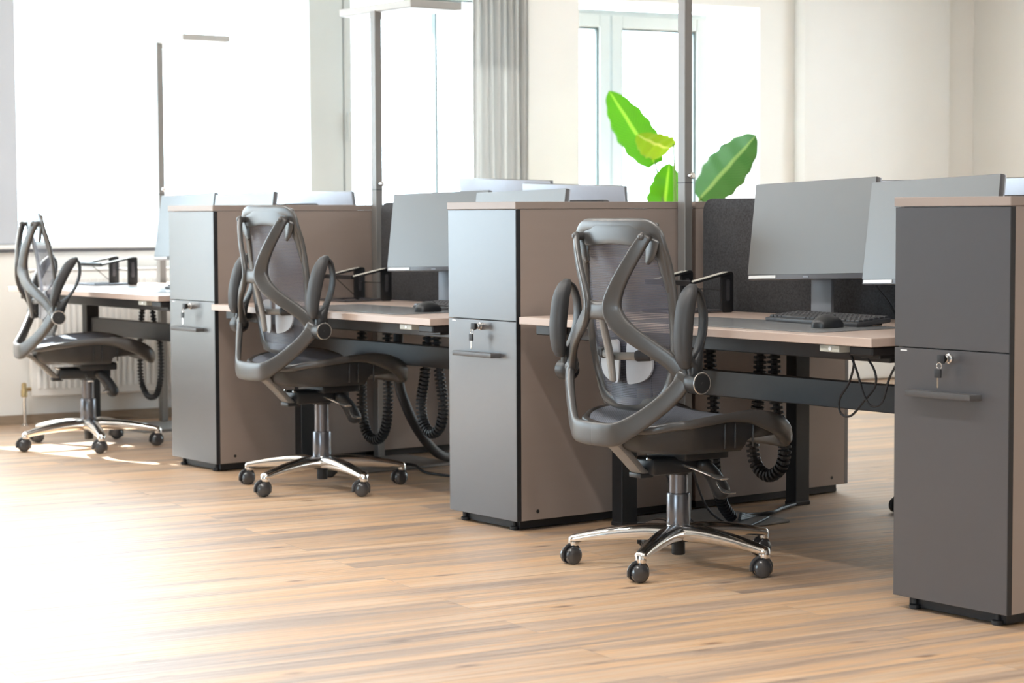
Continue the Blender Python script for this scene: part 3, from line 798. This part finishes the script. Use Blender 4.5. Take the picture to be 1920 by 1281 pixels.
chain([(-1.73, .5, .69), (-1.74, .5, .45), (-1.74, .5, .26), (-1.70, .5, .165), (-1.635, .5, .145), (-1.575, .5, .18), (-1.545, .5, .27), (-1.54, .5, .45), (-1.545, .5, .69)], 'ribbed black cable chain looping under the middle desk, left loop', .022)
chain([(-1.235, .5, .69), (-1.27, .5, .45), (-1.30, .5, .33), (-1.285, .5, .25), (-1.23, .5, .205), (-1.165, .5, .24), (-1.145, .5, .33), (-1.17, .5, .45), (-1.205, .5, .69)], 'ribbed black cable chain looping under the middle desk, right loop beside cabinet', .022)
chain([(-3.71, .5, .71), (-3.75, .5, .60), (-3.775, .5, .43), (-3.77, .5, .27), (-3.72, .5, .20), (-3.66, .5, .185), (-3.60, .5, .21), (-3.56, .5, .30), (-3.56, .5, .45), (-3.62, .5, .56), (-3.66, .5, .71)], 'thin black cable chain looping below the far left desk', .015)
chain([(.665, .5, .71), (.67, .5, .62), (.66, .5, .46), (.635, .5, .36), (.65, .5, .26), (.71, .5, .225), (.77, .5, .26), (.785, .5, .34), (.75, .5, .44), (.735, .5, .60), (.73, .5, .71)], 'ribbed black cable chain looping below the right-hand desk, in front of its leg', .022)
chain([(.36, .55, .71), (.37, .55, .60), (.40, .54, .45), (.40, .54, .30), (.38, .57, .18), (.35, .63, .08), (.33, .69, .028)], 'ribbed black cable chain running down to the floor behind the nearest chair', .022)
def cable(pts, lab, r=.0035, name='cable', mt=None, grp='thin cables below the desks'):
    bm = BM(); tube(bm, pts, r, 60, 8)
    return tag(link(name, bm, mt or M_rubber, None, 60), lab, 'cable', grp)
bm = BM(); tube(bm, [(-1.455, .5, .69), (-1.465, .5, .43), (-1.47, .54, .30), (-1.51, .64, .17), (-1.62, .80, .07), (-1.74, .95, .03), (-1.80, 1.05, .024)], .021, 50, 10)
tag(link('cable_hose', bm, M_rubber, None, 60), 'thick black cable hose curving down to the floor under the middle desk', 'cable hose')
cable([(1.44, .1, .70), (1.47, .1, .66), (1.452, .1, .60), (1.415, .1, .55), (1.42, .1, .51), (1.46, .1, .505), (1.51, .1, .55), (1.555, .1, .60), (1.545, .1, .65), (1.49, .1, .70)], 'thin black cable in a wide loop under the right-hand desk corner, left of the other')
cable([(1.455, .09, .70), (1.49, .09, .64), (1.52, .09, .57), (1.55, .09, .54), (1.59, .09, .555), (1.615, .09, .62), (1.64, .09, .66), (1.66, .1, .70)], 'thin black cable sagging under the right-hand desk corner beside the dark cabinet')
cable([(.52, .30, .66), (.46, .32, .45), (.44, .4, .25), (.42, .5, .08), (.46, .60, .012), (.40, .70, .008), (.34, .80, .006)], 'thin black cable dropping to the floor behind the nearest chair', .004)
cable([(.30, .34, .55), (.32, .36, .30), (.36, .42, .10), (.44, .46, .02), (.50, .56, .016), (.44, .70, .016), (.36, .84, .016)], 'thin cable curling over the floor behind the nearest chair base', .004)
cable([(-2.0, .55, .012), (-1.8, .62, .02), (-1.6, .66, .03), (-1.4, .6, .02), (-1.1, .66, .015), (-.6, .6, .012)], 'thin black cable lying under the middle desk', .006)
cable([(-1.28, .66, .99), (-1.24, .68, .92), (-1.16, .70, .86), (-1.05, .72, .84), (-.95, .74, .80), (-.92, .76, .73)], 'black monitor cable hanging behind the left monitor of the middle desk', .005)
cable([(.98, .66, 1.0), (1.0, .69, .93), (.99, .70, .86), (1.03, .72, .80), (1.05, .74, .75)], 'black monitor cable hanging behind the left monitor of the right-hand desk', .004)
# bundle of plugs and cables on the floor behind the nearest chair
bm = BM()
for k in range(5):
    o = k * .018
    o *= .8; tube(bm, [(.36 - o * .3, .70 + o * .4, .02 + .004 * k), (.31 - o * .3, .80 + o * .3, .012 + .005 * (k % 3)), (.28 + .006 * k, .92, .010 + .003 * k), (.22 - o * .3, 1.05 + o * .3, .014), (.16 - o * .4, 1.17 + o * .4, .010)], .006, 24, 8)
tag(link('cable_bundle', bm, M_rubber, None, 60), 'bundle of black and grey cables lying on the floor behind the nearest chair', 'cables')

# ------------------------------------------------------------------ office chair
def mirror(P): return [(-p[0],) + tuple(p[1:]) for p in P]
PER = [(0, -.248, 1.054), (.10, -.245, 1.054), (.155, -.239, 1.051), (.190, -.232, 1.030), (.203, -.225, .995), (.207, -.205, .93), (.210, -.19, .84), (.207, -.18, .75), (.196, -.172, .66), (.170, -.17, .58), (.135, -.178, .53), (.07, -.19, .515), (0, -.195, .512)]
def side_at(z):
    Q = sorted([(p[2], p[0], p[1]) for p in PER[1:-1]])
    if z <= Q[0][0]: return Q[0][1], Q[0][2]
    for a, b in zip(Q, Q[1:]):
        if a[0] <= z <= b[0]:
            f = (z - a[0]) / max(1e-6, b[0] - a[0]); return a[1] + (b[1] - a[1]) * f, a[2] + (b[2] - a[2]) * f
    return Q[-1][1], Q[-1][2]
def set_uv(o, fn):
    me = o.data; uvl = me.uv_layers.new(name='UVMap')
    for lp in me.loops: uvl.data[lp.index].uv = fn(me.vertices[lp.vertex_index].co)

def seat_half(y):          # seat outline half width
    t = (y + .24) / .5
    return .25 * min(1, (1 - max(0, .28 - t) ** 2 * 5.2)) * (1 - max(0, t - .78) ** 2 * 4.2)
def seat_top(y):
    P = [(-.26, .450), (-.20, .468), (-.10, .482), (0, .490), (.08, .494), (.15, .486), (.21, .462), (.26, .425)]
    for a, b in zip(P, P[1:]):
        if a[0] <= y <= b[0]: return a[1] + (b[1] - a[1]) * (y - a[0]) / (b[0] - a[0])
    return P[0][1] if y < P[0][0] else P[-1][1]

def make_chair(base_rot, lean, caster_axis, dz):
    """sitter faces +y.  Returns the chair Empty."""
    r = empty('office_chair')
    # ---- star base
    bm = BM(); lathe(bm, [(.024, .075), (.040, .080), (.044, .095), (.044, .115), (.036, .128), (.030, .130)])
    hub = link('base_hub', bm, M_chrome, r, 40)
    bm = BM(); lathe(bm, [(.019, .034), (.021, .037), (.021, .066), (.019, .078)]); link('gas_lift_tip', bm, M_rubber, hub, 40)
    for k in range(5):
        a = base_rot + k * math.tau / 5; c, s = math.cos(a), math.sin(a)
        P = [(.03, .102, .036, .027), (.10, .104, .031, .026), (.19, .098, .027, .022), (.27, .088, .023, .017), (.325, .078, .020, .014)]
        bm = BM(); loft(bm, [(q * c, q * s, z, w, t) for q, z, w, t in P], up=(0, 0, 1), n=18, seg=14, ex=2.3)
        lathe(bm, [(.016, .058), (.017, .062), (.017, .080), (.012, .086)], (.325 * c, .325 * s, 0), seg=18)
        lg = link('base_leg', bm, M_chrome, r, 50)
        # caster: two wheels, hood and stem; wheels hang slightly behind the stem
        ax = caster_axis + (k * 37 % 23 - 11) * .02; ac, as_ = math.cos(ax), math.sin(ax)
        Mx = Matrix.Translation((.325 * c, .325 * s, 0)) @ Matrix.Rotation(ax, 4, 'Z')
        bm = BM(); n0 = set()
        for sx in (-1, 1):
            prof = [(.012, sx * .006), (.0275, sx * .007), (.028, sx * .012), (.0275, sx * .020), (.022, sx * .0255), (.010, sx * .0275)]
            lathe(bm, prof if sx > 0 else prof, (0, -.010, .028), 'x', 24)
        arc = [(0, -.010 + .0315 * math.cos(t), .029 + .0315 * math.sin(t), .0065, .0035) for t in [math.radians(x) for x in (-25, 20, 65, 110, 155, 195)]]
        loft(bm, arc, up=(1, 0, 0), n=14, seg=10, ex=3)
        lathe(bm, [(.006, .045), (.006, .075)], (0, .0, 0), seg=12)
        bmesh.ops.transform(bm, matrix=Mx, verts=bm.verts)
        link('caster', bm, M_wheel, lg, 40)
    # ---- column
    bm = BM(); lathe(bm, [(.036, .126), (.037, .130), (.037, .222), (.035, .226), (.029, .227), (.029, .30 + dz)]); link('gas_column', bm, M_steel, r, 40)
    T = Matrix.Translation((0, 0, dz))
    def part(name, bm, mt, par=r, sm=45):
        bmesh.ops.transform(bm, matrix=T, verts=bm.verts)
        return link(name, bm, mt, par, sm)
    # ---- mechanism
    bm = BM(); box(bm, -.055, .055, -.14, .10, .292, .345, .012, 0, 2); box(bm, -.10, .10, -.05, .12, .335, .368, .006, 0, 2)
    lathe(bm, [(.036, .285), (.04, .30), (.04, .33)], (0, 0, 0))
    box(bm, -.03, .03, -.17, -.12, .285, .30, .003)
    mech = part('tilt_mechanism', bm, M_darkplastic)
    bm = BM(); loft(bm, [(.07, .045, .315, .024, .024), (.078, .075, .28, .026, .026), (.085, .10, .235, .029, .029)], up=(1, 0, 0), n=6, seg=18, ex=2)
    part('tension_knob', bm, M_darkplastic, mech)
    bm = BM(); loft(bm, [(.05, -.02, .318, .005, .005), (.12, -.03, .314, .005, .005), (.19, -.035, .305, .006, .005), (.235, -.035, .300, .016, .005), (.26, -.035, .298, .016, .004)], up=(0, 0, 1), n=16, seg=10)
    loft(bm, [(.04, .06, .30, .004, .004), (.09, .07, .27, .004, .004), (.13, .06, .248, .004, .004), (.17, .05, .243, .013, .004), (.20, .05, .242, .013, .003)], up=(0, 0, 1), n=16, seg=10)
    part('lever', bm, M_ring, mech)
    bm = BM(); loft(bm, [(0, -.30, .42, .034, .010), (0, -.25, .395, .034, .012), (0, -.195, .345, .032, .013), (0, -.155, .305, .030, .012), (0, -.13, .297, .028, .010)], up=(0, .5, .8), n=16, seg=12, ex=4)
    part('back_bracket', bm, M_alu)
    bm = BM()
    for x in (-.035, .035): tube(bm, [(x, -.15, .345), (x, -.10, .332), (x, -.05, .34), (x, .0, .345)], .004, 12, 8)
    part('spring_rod', bm, M_ring, mech)
    # ---- seat
    ys = [-.235 + .49 * k / 22 for k in range(23)]
    bm = BM(); rows = []
    nx = 16
    for y in ys:
        h = max(seat_half(y) - .012, .02); z = seat_top(y)
        rows.append([bm.verts.new((h * (2 * i / nx - 1), y, z - .022 * (1 - abs(2 * i / nx - 1) ** 2.5) * (1 if y < .15 else max(0, 1 - (y - .15) / .1)))) for i in range(nx + 1)])
    for A, B in zip(rows, rows[1:]):
        for i in range(nx): bm.faces.new([A[i], A[i + 1], B[i + 1], B[i]])
    sm_ = part('seat_mesh', bm, M_seatmesh, r, 80); set_uv(sm_, lambda c: (c.x + c.y, c.y - c.x))
    # rim ring and shell from the outline
    out = [(seat_half(y), y) for y in ys]
    ring = [(x, y) for x, y in out] + [(.16, .268), (.08, .276), (0, .278), (-.08, .276), (-.16, .268)] + [(-x, y) for x, y in reversed(out)] + [(-.12, -.252), (0, -.258), (.12, -.252)]
    bm = BM(); P = []
    for x, y in ring[::2]:
        g = min(1, max(0, (y + .02) / .22)); g = g * g * (3 - 2 * g)
        P.append((x, y, seat_top(y) - .010 - .016 * g, .013 + .008 * g, .014 + .018 * g))
    loft(bm, P, up=(0, 0, 1), n=110, seg=12, ex=2.6, closed=True)
    part('seat_frame', bm, M_plastic)
    bm = BM(); L = []
    for f, zo in ((.985, 0), (.97, .35), (.93, .8), (.86, 1.0), (.70, 1.04)):
        lay = []
        for x, y in ring:
            zt = seat_top(y) - .018; zb = .372 if y < .10 else .372 + (y - .10) / .17 * .030
            yy = (y - .02) * f + .02
            if y > .08: yy -= min(zo, .9) * .9 * (y - .08) + .02
            lay.append(bm.verts.new((x * f, yy, zt + (zb - zt) * min(zo, 1.04))))
        L.append(lay)
    for A, B in zip(L, L[1:]):
        for k in range(len(ring)): bm.faces.new([A[k], A[(k + 1) % len(ring)], B[(k + 1) % len(ring)], B[k]])
    bm.faces.new(L[-1])
    for x in (-1, 1):
        for y in (-.02, .02, .09): box(bm, x * .243 - .004, x * .243 + .004, y, y + .006, .385, .46, .002, 0, 1)
    part('seat_shell', bm, M_darkplastic)
    # ---- back
    bm = BM(); P = [(x, y, z, (.020 if z < 1.0 else .021), .008) for x, y, z in PER] + [(-x, y, z, (.020 if z < 1.0 else .021), .008) for x, y, z in PER[1:-1][::-1]]
    loft(bm, P, up=(0, 1, 0), n=120, seg=12, ex=2.6, closed=True)
    loft(bm, [(-.188, -.231, 1.026, .036, .007), (-.1, -.246, 1.026, .034, .007), (0, -.250, 1.029, .031, .007), (.1, -.246, 1.026, .034, .007), (.188, -.231, 1.026, .036, .007)], up=(0, 1, 0), n=24, seg=14, ex=4)
    for s in (-1, 1):
        loft(bm, [(s * .178, -.238, 1.01, .030, .007), (s * .165, -.238, .97, .024, .007), (s * .150, -.236, .945, .010, .006)], up=(0, 1, 0), n=10, seg=12)
        loft(bm, [(s * .188, -.230, 1.0, .026, .007), (s * .195, -.212, .93, .018, .007), (s * .202, -.195, .86, .012, .007)], up=(0, 1, 0), n=10, seg=12)
    loft(bm, [(-.135, -.178, .52, .019, .007), (0, -.192, .512, .019, .007), (.135, -.178, .52, .019, .007)], up=(0, 1, 0), n=16, seg=12, ex=3)
    part('back_frame', bm, M_plastic)
    bm = BM(); rows = []; nz = 30
    for j in range(nz + 1):
        z = .512 + (1.012 - .512) * j / nz; hw, yy = side_at(z); hw = max(hw - .004, .05)
        rows.append([bm.verts.new((hw * (2 * i / nx - 1), yy - (.026 if z < .93 else .026 - .018 * min(1, (z - .93) / .06)) * (1 - (2 * i / nx - 1) ** 2), z)) for i in range(nx + 1)])
    for A, B in zip(rows, rows[1:]):
        for i in range(nx): bm.faces.new([A[i], A[i + 1], B[i + 1], B[i]])
    bmh = part('back_mesh', bm, M_mesh, r, 80); set_uv(bmh, lambda c: (c.x, c.z))
    # ---- outer X-shaped support
    bm = BM()
    up_ = [(.172, -.262, 1.020, .019, .009), (.152, -.275, .985, .021, .010), (.112, -.292, .92, .023, .010), (.078, -.300, .862, .026, .011), (.062, -.302, .812, .031, .012), (.080, -.298, .772, .031, .012), (.130, -.284, .733, .027, .011), (.19, -.256, .695, .025, .011), (.242, -.225, .657, .025, .012), (.272, -.205, .622, .026, .014)]
    low = [(.270, -.205, .635, .024, .014), (.280, -.210, .595, .027, .014), (.245, -.235, .545, .027, .013), (.190, -.268, .494, .028, .012), (.138, -.298, .456, .031, .012), (.098, -.316, .436, .035, .012), (.05, -.322, .431, .036, .012), (0, -.323, .430, .036, .012)]
    loft(bm, up_, up=(.52, -.86, 0), n=40, seg=18, ex=3.4); loft(bm, mirror(up_), up=(-.52, -.86, 0), n=40, seg=18, ex=3.4)
    loft(bm, low, up=(.42, -.9, 0), n=45, seg=18, ex=3.4); loft(bm, mirror(low), up=(-.42, -.9, 0), n=45, seg=18, ex=3.4)
    loft(bm, [(-.062, -.300, .803, .034, .013), (-.02, -.303, .800, .028, .012), (.02, -.303, .800, .028, .012), (.062, -.300, .803, .034, .013)], up=(0, 1, 0), n=14, seg=16, ex=2.7)
    for s in (-1, 1):
        loft(bm, [(s * .165, -.27, 1.02, .012, .012), (s * .165, -.245, 1.02, .012, .012)], up=(0, 0, 1), n=3, seg=12)
        loft(bm, [(s * .272, -.205, .615, .020, .020), (s * .30, -.195, .602, .022, .022), (s * .325, -.19, .597, .024, .024)], up=(0, 0, 1), n=6, seg=16)
    part('back_support', bm, M_plastic)
    # ---- lumbar support
    bm = BM(); loft(bm, [(0, -.295, .785, .013, .009), (.002, -.285, .74, .013, .009), (.004, -.268, .67, .014, .009), (.004, -.255, .59, .013, .008)], up=(0, 1, 0), n=18, seg=12, ex=3)
    loft(bm, [(-.125, -.205, .665, .013, .008), (-.05, -.235, .662, .012, .008), (0, -.246, .66, .012, .008), (.05, -.235, .662, .012, .008), (.125, -.205, .665, .013, .008)], up=(0, 1, 0), n=24, seg=10, ex=3)
    lum = part('lumbar_support', bm, M_alu)
    for s in (-1, 1):
        o2 = [(.022, .70), (.05, .706), (.085, .70), (.118, .672), (.128, .64), (.118, .608), (.09, .588), (.05, .578), (.024, .58), (.018, .63)]
        S = catmull([(a, b) for a, b in o2], 40, True); b2 = BM()
        A = [b2.verts.new((s * a, -.216 + .10 * a * a * 9 - 0.0, b)) for a, b in S]; B = [b2.verts.new((s * a, -.210 + .10 * a * a * 9, b)) for a, b in S]
        b2.faces.new(A); b2.faces.new(B[::-1])
        for k in range(len(S)): b2.faces.new([A[k], A[(k + 1) % len(S)], B[(k + 1) % len(S)], B[k]])
        part('lumbar_pad', b2, M_lumbar, lum)
        b2 = BM(); loft(b2, [(s * .085, -.222, .664, .017, .012), (s * .12, -.206, .667, .017, .012)], up=(0, 1, 0), n=4, seg=12); part('lumbar_knob', b2, M_black, lum)
    # ---- flipped-up armrests: built upright around the pivot, then leaned
    for s in (-1, 1):
        ar = bpy.data.objects.new('armrest', None); COL.objects.link(ar); ar.parent = r
        ar.location = (0, -.19, .597 + dz); ar.rotation_euler = (-lean, 0, 0)
        bm = BM(); lathe(bm, [(.020, s * .285), (.031, s * .300), (.0325, s * .318), (.0325, s * .346), (.029, s * .348)], (0, 0, 0), 'x', 28)
        link('pivot_housing', bm, M_darkplastic, ar, 40)
        bm = BM(); lathe(bm, [(.0265, s * .3478), (.0315, s * .3482), (.0325, s * .3465), (.0265, s * .3465)], (0, 0, 0), 'x', 32); link('pivot_ring', bm, M_ring, ar, 40)
        bm = BM(); lathe(bm, [(.0265, s * .3470), (.0262, s * .3484), (.02, s * .3486)], (0, 0, 0), 'x', 28); link('pivot_cap', bm, M_darkplastic, ar, 40)
        # thin front bow and the heel
        bm = BM(); loft(bm, [(s * .318, .0, .015, .017, .022), (s * .315, -.004, .05, .019, .022), (s * .313, .008, .10, .019, .008), (s * .312, .020, .155, .019, .006), (s * .312, .016, .215, .019, .006), (s * .312, -.004, .262, .018, .006), (s * .312, -.026, .276, .014, .006)], up=(0, 1, 0), n=40, seg=12, ex=3)
        loft(bm, [(s * .315, -.004, .045, .020, .018), (s * .313, -.026, .062, .018, .013), (s * .312, -.042, .085, .016, .010)], up=(0, 1, 0), n=8, seg=12, ex=3)
        link('arm_bracket', bm, M_darkplastic, ar, 45)
        bm = BM(); loft(bm, [(s * .312, -.040, .050, .022, .012), (s * .312, -.046, .072, .028, .018), (s * .312, -.052, .12, .031, .022), (s * .312, -.052, .17, .031, .023), (s * .312, -.047, .225, .030, .022), (s * .312, -.036, .262, .026, .017), (s * .312, -.028, .277, .018, .010)], up=(0, 1, 0), n=40, seg=20, ex=2.6)
        link('arm_pad', bm, M_pad, ar, 60)
    return r

CH = [(.837, -.008, -3, 0.0, 13.6, 4, 'nearest office chair with raised armrests and grey mesh back, before the right-hand desk'),
      (-1.419, .10, -1.2, .05, -1.3, 12, 'middle office chair with raised armrests, between the left and middle cabinets'),
      (-3.375, .022, -15, .03, -.2, 24, 'leftmost office chair, sunlit, seen almost from the side by the window'),
      (.70, 1.62, 178, .02, -17, 5, 'back row office chair of which only a caster shows under the right-hand desk')]
for x, y, yaw, dz, br_, lean, lab in CH:
    c = make_chair(math.radians(br_), math.radians(lean), math.radians(-12 - yaw), dz)
    c.location = (x, y, 0); c.rotation_euler = (0, 0, math.radians(yaw))
    tag(c, lab, 'office chair', 'office chairs at the desks')

# ------------------------------------------------------------------ plant
pl = empty('potted_plant', (-3.05, 3.45, 0))
tag(pl, 'tall potted plant with broad bright green banana-like leaves before the far window', 'plant')
bm = BM(); lathe(bm, [(.14, 0), (.16, .01), (.20, .36), (.205, .38), (.185, .38), (.18, .34)]); link('pot', bm, M_pot, pl, 40)
bm = BM(); lathe(bm, [(.18, .30), (.181, .345)]); link('soil', bm, M_soil, pl)
ML = [leaf_mat('leaf_green', (.24, .58, .04), (.60, .85, .15), .6), leaf_mat('leaf_yellow_green', (.55, .72, .04), (.9, .92, .3), .65), leaf_mat('leaf_deep_green', (.12, .34, .09), (.42, .62, .22), .4)]
def leaf(base, tip, width, mt, bend, facing, asym=0.0):
    """blade from base to tip; the blade plane faces the vector 'facing'"""
    b, t = Vector(base), Vector(tip); ax = (t - b); Lg = ax.length; ax.normalize()
    nrm = Vector(facing); nrm = (nrm - ax * nrm.dot(ax)).normalized(); sd = ax.cross(nrm)
    bm = BM(); rows = []; n, k = 30, 12
    for j in range(n + 1):
        v = j / n; wv = width * (math.sin(math.pi * min(1, v * .93 + .05) ** .85)) ** .62
        if v > .9: wv *= math.sqrt(max(0.0, 1 - ((v - .9) / .1) ** 2)) * .98 + .02
        c = b + ax * (v * Lg) + nrm * (-bend * v * v + .25 * bend * v)
        row = []
        for i in range(k + 1):
            u = 2 * i / k - 1; rag = 1 + .05 * math.sin(v * 37 + u * 2) * abs(u)
            row.append(bm.verts.new(c + sd * (u * wv * rag * (1 + asym * u)) + nrm * (-.22 * abs(u) * wv + .05 * wv * math.sin(v * 22))))
        rows.append(row)
    uvl = bm.loops.layers.uv.new('UVMap')
    for j in range(n):
        for i in range(k):
            f = bm.faces.new([rows[j][i], rows[j][i + 1], rows[j + 1][i + 1], rows[j + 1][i]])
            for lp, (ii, jj) in zip(f.loops, ((i, j), (i + 1, j), (i + 1, j + 1), (i, j + 1))): lp[uvl].uv = (ii / k, jj / n)
    bmesh.ops.translate(bm, verts=bm.verts, vec=-Vector(pl.location))
    o = link('leaf', bm, mt, pl, 70)
    md = o.modifiers.new('thick', 'SOLIDIFY'); md.thickness = .0012
    return o
FC = (.80, -.60, .1)
leaf((-3.19, 3.40, 1.36), (-3.60, 3.40, 1.80), .108, ML[0], .03, FC)
leaf((-3.02, 3.36, 1.44), (-3.30, 3.38, 1.50), .095, ML[1], -.05, (.7, -.6, .5))
leaf((-3.16, 3.42, 1.00), (-3.07, 3.40, 1.36), .10, ML[0], .02, FC)
leaf((-2.87, 3.44, 1.16), (-2.44, 3.44, 1.49), .118, ML[2], .03, (.75, -.6, .3))
bm = BM(); c0 = pl.location
for base, top in (((-3.05, 3.44, .35), (-3.19, 3.40, 1.37)), ((-3.04, 3.46, .35), (-3.0, 3.37, 1.46)), ((-3.06, 3.45, .35), (-3.16, 3.42, 1.02)), ((-3.03, 3.45, .35), (-2.86, 3.44, 1.17))):
    b, t = Vector(base) - c0, Vector(top) - c0; m_ = (b + t) / 2 + Vector(((b.x - t.x) * .25, 0, .05))
    loft(bm, [(*b, .018, .018), (*m_, .012, .012), (*t, .006, .006)], up=(0, 1, 0), n=14, seg=10, ex=2)
link('stem', bm, M_stem, pl, 60)

# ------------------------------------------------------------------ ceiling luminaires over the aisle
for i, (x, lab) in enumerate(((-2.3, 'slim ceiling luminaire over the aisle, nearest the window wall'), (.4, 'slim ceiling luminaire over the middle of the aisle'), (3.1, 'slim ceiling luminaire over the aisle, farthest from the window wall'))):
    bm = BM(); box(bm, x - .75, x + .75, -1.42, -1.28, ZC - .06, ZC - .001, .004, 0, 1)
    L = link('ceiling_light', bm, M_white)
    tag(L, lab, 'ceiling light', 'ceiling luminaires over the aisle')
    area('luminaire_light', (x, -1.35, ZC - .065), (0, 0, -1), 1.45, .10, LUM, (1, .97, .93)).rotation_euler = (0, 0, 0)
for i, (x, y, lab) in enumerate(((1.4, 4.2, 'added unseen fill light on the ceiling behind the desks, nearest the plant'), (3.8, 4.2, 'added unseen fill light on the ceiling behind the desks, right of the one by the plant'))):  # unseen lamps added to brighten the far walls and floor
    bm = BM(); box(bm, x - .75, x + .75, y - .07, y + .07, ZC - .06, ZC - .001, .004, 0, 1)
    tag(link('ceiling_light', bm, M_white), lab, 'ceiling light', 'added unseen fill lights behind the desks')
    area('luminaire_light', (x, y, ZC - .065), (0, 0, -1), 1.45, .10, FILL_LUM, (1, .98, .94)).rotation_euler = (0, 0, 0)
